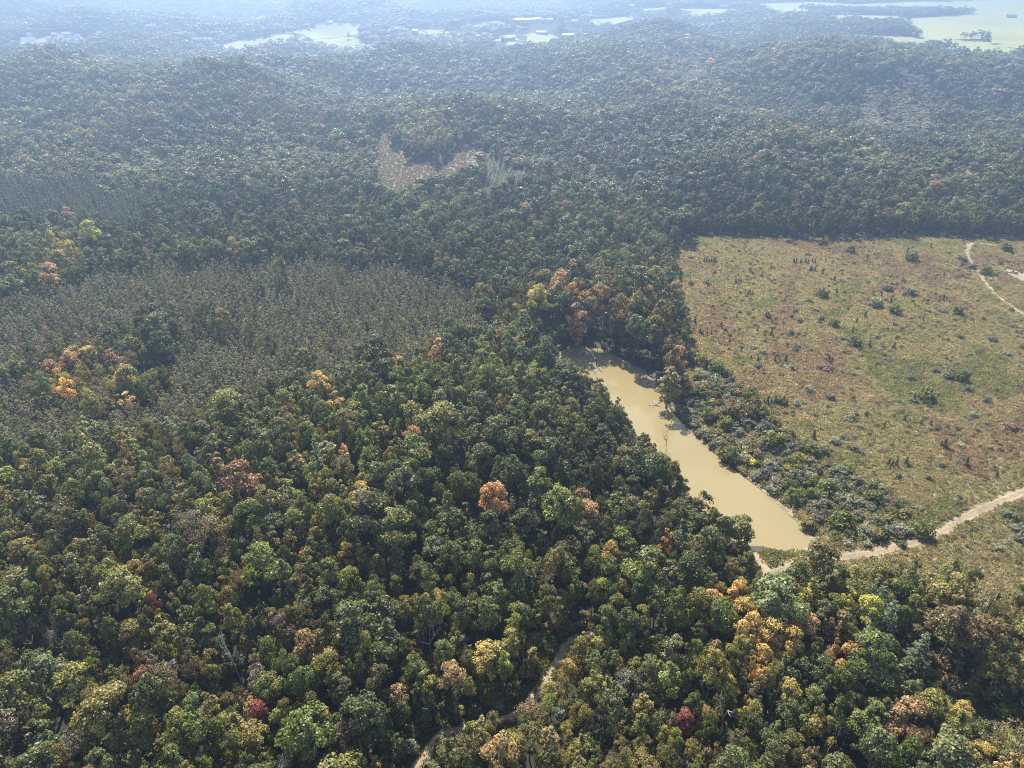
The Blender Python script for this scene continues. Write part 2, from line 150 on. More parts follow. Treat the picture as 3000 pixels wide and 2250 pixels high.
def vnoise(x, y, scale, seed=0):
    x = np.asarray(x, float) / scale; y = np.asarray(y, float) / scale
    xi = np.floor(x).astype(np.int64); yi = np.floor(y).astype(np.int64)
    fx = ss(x - xi); fy = ss(y - yi)
    def h(a, b):
        v = np.sin(a * 127.1 + b * 311.7 + seed * 74.7) * 43758.5453
        return v - np.floor(v)
    return (h(xi, yi) * (1 - fx) + h(xi + 1, yi) * fx) * (1 - fy) + (h(xi, yi + 1) * (1 - fx) + h(xi + 1, yi + 1) * fx) * fy

def project(x, y, z):
    """Where a place shows in the photograph (3000 x 2250), only used to put neighbours into words and to pick the largest in view."""
    yy = y * math.cos(CAM_PITCH) - (z - CAM_H) * math.sin(CAM_PITCH)
    up = y * math.sin(CAM_PITCH) + (z - CAM_H) * math.cos(CAM_PITCH)
    return 1500 + 2083 * x / yy, 1125 - 2083 * up / yy, yy

# ------------------------------------------------------------------ helpers
def link(o, parent=None):
    scene.collection.objects.link(o)
    if parent is not None:
        o.parent = parent
    return o

def tag(o, label=None, category=None, group=None, kind=None):
    if label: o['label'] = label
    if category: o['category'] = category
    if group: o['group'] = group
    if kind: o['kind'] = kind
    return o

def obj(name, mesh, parent=None):
    return link(bpy.data.objects.new(name, mesh), parent)

def empty(name, loc, rz=0.0):
    o = bpy.data.objects.new(name, None)
    o.location = loc
    o.rotation_euler = (0, 0, rz)
    o.empty_display_size = 0.5
    return link(o)

def make_mesh(name, verts, faces, mats, midx=None, attr=None, smooth=False, spray=42):
    m = bpy.data.meshes.new(name)
    m.from_pydata([tuple(v) for v in np.asarray(verts).tolist()], [], [tuple(f) for f in faces])
    for mt in mats:
        m.materials.append(mt)
    if midx is not None:
        m.polygons.foreach_set('material_index', np.asarray(midx, np.int32))
    if attr is not None:
        a = m.attributes.new('leaf', 'FLOAT', 'FACE')
        a.data.foreach_set('value', np.asarray(attr, np.float32))
        # one value for every small spray of leaves: whether it has turned colour yet
        rn = np.random.default_rng(len(verts))
        sp = m.attributes.new('spray', 'FLOAT', 'FACE')
        sp.data.foreach_set('value', np.repeat(rn.uniform(0, 1, len(attr) // spray + 1), spray)[:len(attr)].astype(np.float32))
    if smooth:
        m.polygons.foreach_set('use_smooth', np.ones(len(m.polygons), bool))
    m.update()
    return m

class Nodes:
    def __init__(self, name):
        self.mat = bpy.data.materials.new(name)
        self.mat.use_nodes = True
        self.nt = self.mat.node_tree
        self.bsdf = self.nt.nodes['Principled BSDF']
        self.out = self.nt.nodes['Material Output']
    def new(self, t, **kw):
        n = self.nt.nodes.new(t)
        for k, v in kw.items():
            setattr(n, k, v)
        return n
    def link(self, a, b):
        self.nt.links.new(a, b)
    def coord(self):
        return self.new('ShaderNodeTexCoord').outputs['Object']
    def noise(self, scale, detail=4, rough=0.55, vec=None):
        n = self.new('ShaderNodeTexNoise')
        n.inputs['Scale'].default_value = scale
        n.inputs['Detail'].default_value = detail
        n.inputs['Roughness'].default_value = rough
        self.link(vec if vec is not None else self.coord(), n.inputs['Vector'])
        return n.outputs['Fac']
    def ramp(self, fac, stops):
        r = self.new('ShaderNodeValToRGB')
        el = r.color_ramp.elements
        while len(el) < len(stops):
            el.new(0.5)
        for e, (p, c) in zip(el, stops):
            e.position = p
            e.color = (*c, 1)
        self.link(fac, r.inputs[0])
        return r.outputs[0]
    def mix(self, fac, a, b, mode='MIX'):
        m = self.new('ShaderNodeMix', data_type='RGBA', blend_type=mode)
        for s, v in ((m.inputs[0], fac), (m.inputs[6], a), (m.inputs[7], b)):
            if hasattr(v, 'node'): self.link(v, s)
            elif isinstance(v, (int, float)): s.default_value = v
            else: s.default_value = (*v, 1)
        return m.outputs[2]
    def bump(self, height, strength, dist):
        b = self.new('ShaderNodeBump')
        b.inputs['Strength'].default_value = strength
        b.inputs['Distance'].default_value = dist
        self.link(height, b.inputs['Height'])
        self.link(b.outputs[0], self.bsdf.inputs['Normal'])

def plain(name, col, rough=0.8, var=0.25, scale=3.0):
    n = Nodes(name)
    f = n.noise(scale, 5)
    lo = tuple(c * (1 - var) for c in col); hi = tuple(min(1, c * (1 + var)) for c in col)
    n.link(n.ramp(f, [(0.3, lo), (0.7, hi)]), n.bsdf.inputs['Base Color'])
    n.bsdf.inputs['Roughness'].default_value = rough
    return n.mat

# ------------------------------------------------------------------ materials
def leaf_material(name, translucent=0.3, spec=0.35, rough=0.5, turning=True):
    n = Nodes(name)
    t = n.new('ShaderNodeAttribute', attribute_type='INSTANCER', attribute_name='tint')
    v = n.new('ShaderNodeAttribute', attribute_type='GEOMETRY', attribute_name='leaf')
    hsv = n.new('ShaderNodeHueSaturation')
    mr = n.new('ShaderNodeMapRange')
    mr.inputs['To Min'].default_value = 0.5
    mr.inputs['To Max'].default_value = 1.65
    hsv.inputs['Saturation'].default_value = 0.9
    n.link(v.outputs['Fac'], mr.inputs['Value'])
    n.link(mr.outputs[0], hsv.inputs['Value'])
    warm = n.ramp(v.outputs['Fac'], [(0.15, (0.92, 1.0, 1.05)), (0.85, (1.06, 1.02, 0.86))])
    p = n.new('ShaderNodeAttribute', attribute_type='GEOMETRY', attribute_name='spray')
    still_green = n.ramp(p.outputs['Fac'], [(0.0, (0.7, 0.7, 0.7)), (0.14, (0.5, 0.5, 0.5)), (0.25, (0, 0, 0))])
    n.link(n.mix(1.0, n.mix(still_green, t.outputs['Color'], (0.13, 0.135, 0.035)) if turning else t.outputs['Color'], warm, 'MULTIPLY'), hsv.inputs['Color'])
    n.link(hsv.outputs[0], n.bsdf.inputs['Base Color'])
    n.bsdf.inputs['Roughness'].default_value = rough
    n.bsdf.inputs['Specular IOR Level'].default_value = spec
    tr = n.new('ShaderNodeBsdfTranslucent')
    n.link(n.mix(1.0, hsv.outputs[0], (1.35, 1.3, 0.7), 'MULTIPLY'), tr.inputs['Color'])
    mx = n.new('ShaderNodeMixShader')
    mx.inputs[0].default_value = translucent
    n.link(n.bsdf.outputs[0], mx.inputs[1])
    n.link(tr.outputs[0], mx.inputs[2])
    n.link(mx.outputs[0], n.out.inputs['Surface'])
    return n.mat

LEAF = leaf_material('leaves', 0.28, 0.32, 0.45)
BRUSH = leaf_material('brush_leaves', 0.33, 0.3, 0.5, False)
NEEDLE = leaf_material('needles', 0.2, 0.2, 0.6, False)
STRAW = leaf_material('weeds', 0.45, 0.15, 0.7, False)
BARK = plain('bark', (0.13, 0.10, 0.08), 0.9, 0.35, 2.0)
PALE_BARK = plain('weathered_wood', (0.42, 0.38, 0.34), 0.9, 0.2, 2.0)
n = Nodes('grey_twigs')
t = n.new('ShaderNodeAttribute', attribute_type='INSTANCER', attribute_name='tint')
n.link(t.outputs['Color'], n.bsdf.inputs['Base Color'])
n.bsdf.inputs['Roughness'].default_value = 0.9
TWIG = n.mat

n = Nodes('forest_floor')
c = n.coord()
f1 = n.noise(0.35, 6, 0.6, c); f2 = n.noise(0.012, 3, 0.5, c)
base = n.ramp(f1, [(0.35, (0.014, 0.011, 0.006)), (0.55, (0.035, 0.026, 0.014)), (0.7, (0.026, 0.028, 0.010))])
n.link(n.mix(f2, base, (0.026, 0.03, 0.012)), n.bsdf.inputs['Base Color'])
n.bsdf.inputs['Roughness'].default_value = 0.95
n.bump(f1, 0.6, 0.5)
FLOOR = n.mat

n = Nodes('meadow_ground')
c = n.coord()
f1 = n.noise(0.9, 8, 0.65, c); f2 = n.noise(0.035, 4, 0.55, c); f3 = n.noise(0.018, 3, 0.5, c)
a = n.ramp(f1, [(0.3, (0.16, 0.145, 0.08)), (0.5, (0.27, 0.238, 0.14)), (0.72, (0.37, 0.315, 0.2))])
b = n.ramp(f1, [(0.3, (0.19, 0.135, 0.075)), (0.55, (0.34, 0.245, 0.135)), (0.75, (0.44, 0.34, 0.21))])
m1 = n.ramp(f2, [(0.48, (0, 0, 0)), (0.66, (1, 1, 1))])
n.link(n.mix(m1, a, b), n.bsdf.inputs['Base Color'])
n.bsdf.inputs['Roughness'].default_value = 0.95
n.bump(f1, 0.8, 0.5)
MEADOW_MAT = n.mat

def field_material(name, lo, hi):
    n = Nodes(name)
    c = n.coord()
    f1 = n.noise(0.01, 4, 0.5, c); f2 = n.noise(0.15, 4, 0.6, c)
    col = n.mix(0.35, n.ramp(f1, [(0.35, lo), (0.65, hi)]), n.ramp(f2, [(0.35, lo), (0.65, hi)]))
    n.link(col, n.bsdf.inputs['Base Color'])
    n.bsdf.inputs['Roughness'].default_value = 0.95
    return n.mat
HAY = field_material('hay_field', (0.215, 0.235, 0.065), (0.31, 0.315, 0.10))
STUBBLE = field_material('stubble_field', (0.26, 0.19, 0.12), (0.36, 0.28, 0.19))
SLASH = field_material('cleared_ground', (0.2, 0.155, 0.12), (0.27, 0.215, 0.17))
LANE_GRASS = field_material('lane_grass', (0.12, 0.17, 0.04), (0.2, 0.23, 0.07))

def dirt_material(name, rutted):
    n = Nodes(name)
    c = n.coord()
    f1 = n.noise(0.9, 8, 0.68, c); f2 = n.noise(0.12, 3, 0.5, c); f3 = n.noise(3.5, 4, 0.6, c)
    worn = n.ramp(f1, [(0.3, (0.25, 0.185, 0.11)), (0.55, (0.36, 0.275, 0.17)), (0.75, (0.46, 0.365, 0.24))])
    worn = n.mix(n.ramp(f2, [(0.4, (0, 0, 0)), (0.65, (1, 1, 1))]), worn, n.ramp(f1, [(0.35, (0.19, 0.145, 0.088)), (0.7, (0.31, 0.245, 0.165))]))
    if rutted:
        u = n.new('ShaderNodeAttribute', attribute_type='GEOMETRY', attribute_name='across')
        r = n.ramp(u.outputs['Fac'], [(0.0, (1, 1, 1)), (0.16, (0.3, 0.3, 0.3)), (0.26, (0, 0, 0)), (0.36, (0.25, 0.25, 0.25)), (0.5, (0.85, 0.85, 0.85)), (0.64, (0.25, 0.25, 0.25)), (0.74, (0, 0, 0)), (0.84, (0.3, 0.3, 0.3)), (1.0, (1, 1, 1))])
        f = n.mix(1.0, r, n.ramp(f3, [(0.35, (0.25, 0.25, 0.25)), (0.6, (1, 1, 1))]), 'MULTIPLY')
        worn = n.mix(f, worn, n.ramp(f1, [(0.3, (0.13, 0.105, 0.05)), (0.7, (0.24, 0.19, 0.10))]))
    n.link(worn, n.bsdf.inputs['Base Color'])
    n.bsdf.inputs['Roughness'].default_value = 0.95
    n.bump(f1, 0.8, 0.3)
    return n.mat
DIRT = dirt_material('dirt', False)
ROAD = dirt_material('rutted_dirt', True)

n = Nodes('muddy_water')
c = n.coord()
f1 = n.noise(0.03, 3, 0.5, c); f2 = n.noise(1.6, 3, 0.5, c)
n.link(n.ramp(f1, [(0.35, (0.255, 0.20, 0.09)), (0.65, (0.285, 0.225, 0.11))]), n.bsdf.inputs['Base Color'])
n.bsdf.inputs['Roughness'].default_value = 0.07
n.bsdf.inputs['IOR'].default_value = 1.33
n.bump(f2, 0.08, 0.05)
WATER = n.mat
MUD = plain('wet_mud', (0.05, 0.042, 0.035), 0.85, 0.4, 1.5)

# ------------------------------------------------------------------ the setting
def ground_sheet():
    ys = np.concatenate([np.arange(-160, 60, 12.0), np.arange(60, 360, 2.2), 360 * (6800 / 360) ** np.linspace(0, 1, 190)])
    s = np.linspace(-1, 1, 421)
    s = np.sign(s) * np.abs(s) ** 1.15
    X = s[None, :] * (np.maximum(ys, 0) * 1.05 + 190)[:, None]
    Y = np.repeat(ys[:, None], len(s), 1)
    Z = terrain(X, Y)
    nr, nc = X.shape
    v = np.stack([X, Y, Z], -1).reshape(-1, 3)
    i = (np.arange(nr - 1)[:, None] * nc + np.arange(nc - 1)[None, :]).reshape(-1)
    q = np.stack([i, i + 1, i + nc + 1, i + nc], -1)
    m = bpy.data.meshes.new('ground')
    m.vertices.add(len(v)); m.vertices.foreach_set('co', v.astype(np.float32).reshape(-1))
    m.loops.add(q.size); m.loops.foreach_set('vertex_index', q.astype(np.int32).reshape(-1))
    m.polygons.add(len(q)); m.polygons.foreach_set('loop_start', (np.arange(len(q)) * 4).astype(np.int32))
    m.update(calc_edges=True)
    m.polygons.foreach_set('use_smooth', np.ones(len(q), bool))
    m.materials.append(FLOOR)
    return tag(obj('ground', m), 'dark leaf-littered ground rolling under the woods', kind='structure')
ground_sheet()

def sheet(name, poly, mat, step, off, label, flat=None):
    P = np.array(poly)
    x0, y0 = P.min(0); x1, y1 = P.max(0)
    gx, gy = np.meshgrid(np.arange(x0, x1, step), np.arange(y0, y1, step))
    gx = gx.ravel() + 0.013; gy = gy.ravel() + 0.017
    ok = inside(poly, gx, gy) & (line_dist(poly, gx, gy, True) > step * 0.35)
    pts = [Vector(p) for p in poly] + [Vector((a, b)) for a, b in zip(gx[ok], gy[ok])]
    nb = len(poly)
    vs_, es, fs, *_ = delaunay_2d_cdt(pts, [(i, (i + 1) % nb) for i in range(nb)], [], 1, 1e-4)
    V = np.array([(p.x, p.y) for p in vs_])
    z = np.full(len(V), flat) if flat is not None else terrain(V[:, 0], V[:, 1]) + off
    m = make_mesh(name, np.column_stack([V, z]), fs, [mat], smooth=True)
    return tag(obj(name, m), label, kind='structure')

def resample(pts, step):
    P = np.array(pts, float)
    # Catmull-Rom so that bends stay soft
    Q = np.vstack([2 * P[0] - P[1], P, 2 * P[-1] - P[-2]])
    out = []
    for i in range(1, len(Q) - 2):
        L = np.hypot(*(Q[i + 1] - Q[i])); k = max(2, int(L / step))
        for t in np.arange(k) / k:
            out.append(0.5 * (2 * Q[i] + (Q[i + 1] - Q[i - 1]) * t + (2 * Q[i - 1] - 5 * Q[i] + 4 * Q[i + 1] - Q[i + 2]) * t ** 2 + (3 * Q[i] - Q[i - 1] - 3 * Q[i + 1] + Q[i + 2]) * t ** 3))
    out.append(P[-1])
    return np.array(out)

def smooth_closed(poly, step, wob=0.0, seed=0):
    P = np.array(poly, float); n = len(P); out = []
    rng = np.random.default_rng(seed)
    for i in range(n):
        a, b, c, d = P[i - 1], P[i], P[(i + 1) % n], P[(i + 2) % n]
        k = max(1, int(np.hypot(*(c - b)) / step))
        for t in np.arange(k) / k:
            out.append(0.5 * (2 * b + (c - a) * t + (2 * a - 5 * b + 4 * c - d) * t ** 2 + (3 * b - a - 3 * c + d) * t ** 3) + rng.normal(0, wob, 2))
    return [tuple(p) for p in out]

def offset_poly(poly, d):
    P = np.array(poly); c = P.mean(0); out = []
    n = len(P)
    area = sum(P[i][0] * P[(i + 1) % n][1] - P[(i + 1) % n][0] * P[i][1] for i in range(n))
    sg = 1 if area > 0 else -1
    for i in range(n):
        e = P[(i + 1) % n] - P[i - 1]
        nn = np.array([e[1], -e[0]]) * sg
        out.append(tuple(P[i] + nn / (np.hypot(*nn) + 1e-9) * d))
    return out

def strip(name, pts, width, mat, label, off, seed, ragged=0.35, kind='structure', parts=13):
    C = resample(pts, 1.2)
    d = np.gradient(C, axis=0); d /= np.hypot(d[:, 0], d[:, 1])[:, None] + 1e-9
    nn = np.stack([-d[:, 1], d[:, 0]], -1)
    rng = np.random.default_rng(seed)
    k = len(C)
    wl = width / 2 * (1 + ragged * (vnoise(np.arange(k), np.zeros(k), 4, seed) - 0.5) * 2) + rng.normal(0, 0.06, k)
    wr = width / 2 * (1 + ragged * (vnoise(np.arange(k), np.zeros(k), 4, seed + 9) - 0.5) * 2) + rng.normal(0, 0.06, k)
    V = []
    for j in range(parts):
        u = j / (parts - 1) * 2 - 1
        w = np.where(u < 0, wl, wr) * u
        p = C + nn * w[:, None]
        rut = -0.10 * np.exp(-((abs(u) - 0.5) / 0.16) ** 2) - 0.10 * (abs(u) > 0.99)
        V.append(np.column_stack([p, terrain(p[:, 0], p[:, 1]) + off + rut]))
    V = np.stack(V, 1).reshape(-1, 3)
    i = (np.arange(k - 1)[:, None] * parts + np.arange(parts - 1)[None, :]).reshape(-1)
    q = np.stack([i, i + 1, i + parts + 1, i + parts], -1)
    m = make_mesh(name, V, q.tolist(), [mat], smooth=True)
    a = m.attributes.new('across', 'FLOAT', 'POINT')
    a.data.foreach_set('value', np.tile(np.linspace(0, 1, parts), k).astype(np.float32))
    return tag(obj(name, m), label, kind=kind)

pond_line = smooth_closed(POND, 2.0, 0.15, 4)
sheet('pond', offset_poly(pond_line, 0.7), WATER, 4.0, 0, 'long narrow pond of opaque tan muddy water', flat=-0.6)
sheet('mud_bank', offset_poly(pond_line, 1.9), MUD, 2.0, 0.02, 'dark wet mud rim round the pond')
sheet('meadow', MEADOW, MEADOW_MAT, 3.0, 0.06, 'wide weedy yellow-green and tan meadow beside the pond')
sheet('cleared_slope', CLEARCUT, SLASH, 6.0, 0.35, 'pale brown logged clearing among distant woods')
for i, p in enumerate(HAY_FIELDS):
    sheet('hay_field', p, HAY, 40.0, 0.9, 'pale green farm field in the hazy distance')
for i, p in enumerate(STUBBLE_FIELDS):
    sheet('stubble_field', p, STUBBLE, 40.0, 0.9, 'pinkish tan stubble field in the hazy distance')
sheet('sand_patch', SAND, DIRT, 3.0, 0.14, 'bare pale sandy patch at the edge of the meadow')
TRACK_LABEL = dict(forest='pale rutted dirt track through the lower woods', meadow='pale two-rut dirt road along the foot of the meadow',
                   far='pale dirt spur at the far meadow corner', far2='pale dirt road down the far side of the meadow', dam='washed out sandy path by the near end of the pond',
                   wash='bare eroded tan bank among trees in the lower right', lane='grassy lane between trees in the lower right corner')
for i, (k, (pts, w)) in enumerate(TRACKS.items()):
    strip('dirt_track' if k != 'lane' else 'grass_lane', pts, w, LANE_GRASS if k == 'lane' else (DIRT if k in ('wash', 'dam') else ROAD), TRACK_LABEL[k], 0.16, 20 + i)

# ------------------------------------------------------------------ plant shapes
def unit(v):
    return v / (np.linalg.norm(v, axis=-1, keepdims=True) + 1e-9)

def leaf_quads(c, nrm, size, rng, aspect=0.75):
    k = len(c)
    r = unit(rng.normal(size=(k, 3)))
    t = unit(np.cross(nrm, r)); b = np.cross(nrm, t)
    t = t * size[:, None]; b = b * (size * aspect)[:, None]
    return np.stack([c - t, c - b, c + t, c + b], 1)

def puffs_to_leaves(pc, pr, per, size, rng, out=0.7, up=0.25, chaos=0.5, heart=None):
    k = len(pc)
    d = unit(rng.normal(size=(k, per, 3)))
    d[..., 2] = np.where(d[..., 2] < -0.35, -d[..., 2] * 0.6, d[..., 2])
    d = unit(d)
    rad = pr[:, None, None] * rng.uniform(0.7, 1.08, (k, per, 1))
    c = (pc[:, None, :] + d * rad * np.array([1, 1, 0.85])).reshape(-1, 3)
    whole = unit(c - (heart if heart is not None else pc.mean(0) - np.array([0, 0, .8])))
    nr = unit(d.reshape(-1, 3) * out + whole * .45 + rng.normal(size=(k * per, 3)) * chaos + np.array([0, 0, up]))
    s = rng.uniform(size[0], size[1], k * per)
    q = leaf_quads(c, nr, s, rng)
    shade = np.clip(np.repeat(rng.normal(0.5, 0.14, k), per) + rng.normal(0, 0.17, k * per), 0, 1)
    return q, shade

def tube(path, radii, sides=6):
    P = np.array(path, float); V = []; F = []
    for i, p in enumerate(P):
        d = unit((P[min(i + 1, len(P) - 1)] - P[max(i - 1, 0)])[None])[0]
        a = unit(np.cross(d, [0.3, 1, 0.2])[None])[0]; b = np.cross(d, a)
        for s in range(sides):
            an = 2 * math.pi * s / sides
            V.append(p + radii[i] * (math.cos(an) * a + math.sin(an) * b))
    for i in range(len(P) - 1):
        for s in range(sides):
            s2 = (s + 1) % sides
            F.append((i * sides + s, i * sides + s2, (i + 1) * sides + s2, (i + 1) * sides + s))
    return V, F

def join_tubes(tubes):
    V, F = [], []
    for v, f in tubes:
        o = len(V)
        V += [tuple(p) for p in v]
        F += [tuple(i + o for i in q) for q in f]
    return V, F

def trunk_tubes(rng, lobes, H, thick, base=0.0):
    lean = rng.normal(0, 0.25, 2)
    top = np.array([lean[0], lean[1], H * 0.78])
    tubes = [tube([(0, 0, base - 0.6), (0, 0, 0.6), tuple(top * 0.45 + [0, 0, 0]), tuple(top)], [thick * 1.5, thick, thick * 0.75, thick * 0.2])]
    for lc in lobes:
        z0 = max(1.5, min(lc[2] * 0.62, H * 0.6))
        s = np.array([lean[0] * z0 / H, lean[1] * z0 / H, z0])
        mid = (s + np.array(lc)) / 2 + np.array([0, 0, -0.3])
        tubes.append(tube([s, mid, lc], [thick * 0.42, thick * 0.28, thick * 0.08], 5))
    return tubes

def broad_tree(seed, d=8.0, H=15.0, nl=10, pp=8, per=46, size=(0.15, 0.31), low=0.30, squash=1.0):
    rng = np.random.default_rng(seed)
    Rr = d / 2; z0 = H * low; zc = z0 + (H - z0) * 0.52; Rz = (H - z0) / 2
    az0 = rng.uniform(0, 6.28)
    lobes = [np.array([rng.normal(0, .3), rng.normal(0, .3), zc + Rz * 0.55])]; lr = [Rr * rng.uniform(.42, .55)]
    for i in range(nl - 1):
        a = az0 + i * 2.4 + rng.normal(0, .25)
        e = rng.uniform(-0.55, 0.75)
        rr = math.sqrt(max(0.05, 1 - e * e)) * rng.uniform(0.48, 0.68)
        lobes.append(np.array([math.cos(a) * Rr * rr, math.sin(a) * Rr * rr, zc + e * Rz * 0.62]))
        lr.append(Rr * rng.uniform(.34, .52))
    pc, pr = [], []
    for c, r in zip(lobes, lr):
        v = unit(rng.normal(size=(pp, 3)))
        v[:, 2] = np.abs(v[:, 2]) * rng.choice([1, 1, 1, -0.5], pp)
        v = unit(v + unit((c - np.array([0, 0, zc - Rz * .4]))[None]) * 0.5)
        pc.append(c + v * r * np.array([1, 1, 0.85]) * 0.8)
        pr.append(r * rng.uniform(0.28, 0.66, pp))
    pc = np.vstack(pc); pr = np.concatenate(pr)
    q, sh = puffs_to_leaves(pc, pr, per, size, rng)
    # keep to the stated spread and height
    m = q.reshape(-1, 3)
    ext = np.percentile(np.hypot(m[:, 0], m[:, 1]), 97)
    q = q * np.array([Rr / ext, Rr / ext, H / m[:, 2].max()])
    return q, sh, trunk_tubes(rng, lobes[:6], H, 0.26 * d / 8)

def tall_tree(seed, d=5.2, H=15.0, nl=9, pp=7, per=42, size=(0.14, 0.27), low=0.18):
    rng = np.random.default_rng(seed)
    z0 = H * low; lobes, lr = [], []
    for i in range(nl):
        f = (i + 0.5) / nl
        w = (math.sin(math.pi * min(1, f * 0.8 + 0.18)) ** 0.7) * d / 2
        a = i * 2.4 + rng.normal(0, .3)
        lobes.append(np.array([math.cos(a) * w * 0.5, math.sin(a) * w * 0.5, z0 + (H - z0) * (f * 0.93)]))
        lr.append(max(0.6, w * rng.uniform(.5, .68)))
    pc, pr = [], []
    for c, r in zip(lobes, lr):
        v = unit(rng.normal(size=(pp, 3))); v = unit(v + np.array([c[0], c[1], 0.4]) * 0.25)
        pc.append(c + v * r * 0.8); pr.append(r * rng.uniform(0.42, 0.62, pp))
    q, sh = puffs_to_leaves(np.vstack(pc), np.concatenate(pr), per, size, rng)
    m = q.reshape(-1, 3)
    ext = np.percentile(np.hypot(m[:, 0], m[:, 1]), 97)
    q = q * np.array([d / 2 / ext, d / 2 / ext, H / m[:, 2].max()])
    return q, sh, trunk_tubes(rng, lobes[2:6], H, 0.2)

def conifer_tree(seed, d=5.5, H=15.0, tiers=13, per=8, low=0.12, size=(0.16, 0.34)):
    rng = np.random.default_rng(seed)
    C, N, S = [], [], []
    for i in range(tiers):
        f = i / (tiers - 1)
        z = H * (low + (0.97 - low) * f); w = d / 2 * (1 - f) ** 0.75 * rng.uniform(.8, 1.1) + 0.15
        nb = max(4, int(per * (1 - 0.5 * f)))
        a0 = rng.uniform(0, 6.28)
        for b in range(nb):
            a = a0 + 6.283 * b / nb + rng.normal(0, .15)
            ln = w * rng.uniform(.75, 1.1)
            k = max(6, int(14 * ln))
            t = rng.uniform(0.15, 1, k) ** 0.8
            x = np.stack([np.cos(a) * ln * t, np.sin(a) * ln * t, z + 0.1 * ln * t - 0.22 * ln * t ** 2], -1)
            x += rng.normal(0, 0.14, x.shape) * np.array([1, 1, .6])
            C.append(x); N.append(np.tile([np.cos(a) * .3, np.sin(a) * .3, .9], (k, 1))); S.append(rng.uniform(*size, k))
    C = np.vstack(C); N = unit(np.vstack(N) + rng.normal(size=C.shape) * 0.45); S = np.concatenate(S)
    q = leaf_quads(C, N, S, rng, 0.55)
    sh = np.clip(rng.normal(.5, .2, len(C)), 0, 1)
    return q, sh, [tube([(0, 0, -.5), (0, 0, H * .5), (0, 0, H * .97)], [.2, .13, .03])]

def bare_branches(seed, d=6.0, H=12.0, depth=4, r0=0.25):
    rng = np.random.default_rng(seed)
    tubes = []
    def grow(p, dr, ln, r, k):
        pts = [p]; dd = dr
        for _ in range(3):
            dd = unit((dd + rng.normal(0, .16, 3) + np.array([0, 0, .08]))[None])[0]
            pts.append(pts[-1] + dd * ln / 3)
        tubes.append(tube(pts, [r, r * .82, r * .66, r * .5], 4))
        if k == 0: return
        for j in range(rng.integers(2, 4) + (k == depth)):
            a = rng.uniform(0, 6.28); s = rng.uniform(.45, .95)
            side = unit(np.cross(dd, [math.cos(a), math.sin(a), .3])[None])[0]
            grow(pts[rng.integers(2, 4)], unit((dd * (1 - s * .5) + side * s)[None])[0], ln * rng.uniform(.55, .78), r * .52, k - 1)
    grow(np.array([0, 0, -.4]), np.array([0, 0, 1.]), H * .42, r0, depth)
    V, F = join_tubes(tubes)
    V = np.array(V)
    V[:, 2] *= H / V[:, 2].max()
    e = np.percentile(np.hypot(V[:, 0], V[:, 1]), 97)
    V[:, :2] *= d / 2 / e
    return V, F

def shrub_leaves(seed, d=3.0, H=2.2, np_=30, per=26, size=(0.09, 0.2)):
    rng = np.random.default_rng(seed)
    v = unit(rng.normal(size=(np_, 3))); v[:, 2] = np.abs(v[:, 2]) ** 0.7
    v *= rng.uniform(.55, .9, (np_, 1))
    pc = v * np.array([d / 2, d / 2, H]) * .82
    pc[:, :2] += rng.normal(0, d * .07, (np_, 2))
    pr = rng.uniform(.16, .28, np_) * d * .62
    q, sh = puffs_to_leaves(pc, pr, per, size, rng, chaos=.6)
    q[..., 2] = np.maximum(q[..., 2], 0.0)
    return q, sh

def cedar_leaves(seed, d=1.3, H=3.0):
    rng = np.random.default_rng(seed)
    k = 330
    f = rng.uniform(0, 1, k) ** 1.25
    a = rng.uniform(0, 6.283, k); w = d / 2 * (1 - f) ** .8 * rng.uniform(.6, 1.1, k) * (1 + .22 * np.sin(a * 3 + seed))
    C = np.stack([np.cos(a) * w, np.sin(a) * w, .05 + f * H], -1)
    N = unit(np.stack([np.cos(a), np.sin(a), np.full(k, .5)], -1) + rng.normal(size=(k, 3)) * .5)
    return leaf_quads(C, N, rng.uniform(.1, .2, k), rng, .6), np.clip(rng.normal(.5, .2, k), 0, 1)

def tuft_leaves(seed, d=1.3, H=0.75, k=46):
    rng = np.random.default_rng(seed)
    a = rng.uniform(0, 6.283, k); r = d / 2 * np.sqrt(rng.uniform(0, 1, k))
    b = np.stack([np.cos(a) * r, np.sin(a) * r, np.zeros(k)], -1)
    h = H * rng.uniform(.4, 1, k) * (1 - (r / d) ** 2)
    lean = np.stack([np.cos(a), np.sin(a), np.zeros(k)], -1) * rng.uniform(0, .35, (k, 1)) + rng.normal(0, .12, (k, 3)) * [1, 1, 0]
    w = unit(np.stack([np.cos(a + rng.normal(1.57, 1, k)), np.sin(a + rng.normal(1.57, 1, k)), np.zeros(k)], -1)) * rng.uniform(.05, .13, (k, 1))
    t = b + lean + np.stack([np.zeros(k), np.zeros(k), h], -1)
    m = b * .4 + t * .6
    return np.stack([b, m - w, t, m + w], 1), np.clip(rng.normal(.5, .22, k), 0, 1)

def leaf_mesh(name, q, sh, mat):
    k = len(q)
    return make_mesh(name, q.reshape(-1, 3), np.arange(k * 4).reshape(-1, 4).tolist(), [mat], attr=sh)

def trunk_mesh(name, tubes, mat=None):
    V, F = join_tubes(tubes)
    return make_mesh(name, V, F, [mat or BARK], smooth=True)

def whole_mesh(name, q, sh, tubes, mat):
    V, F = join_tubes(tubes)
    k = len(q)
    verts = np.vstack([q.reshape(-1, 3), np.array(V)])
    faces = np.arange(k * 4).reshape(-1, 4).tolist() + [tuple(i + k * 4 for i in f) for f in F]
    return make_mesh(name, verts, faces, [mat, BARK], [0] * k + [1] * len(F), np.concatenate([sh, np.full(len(F), .5)]))

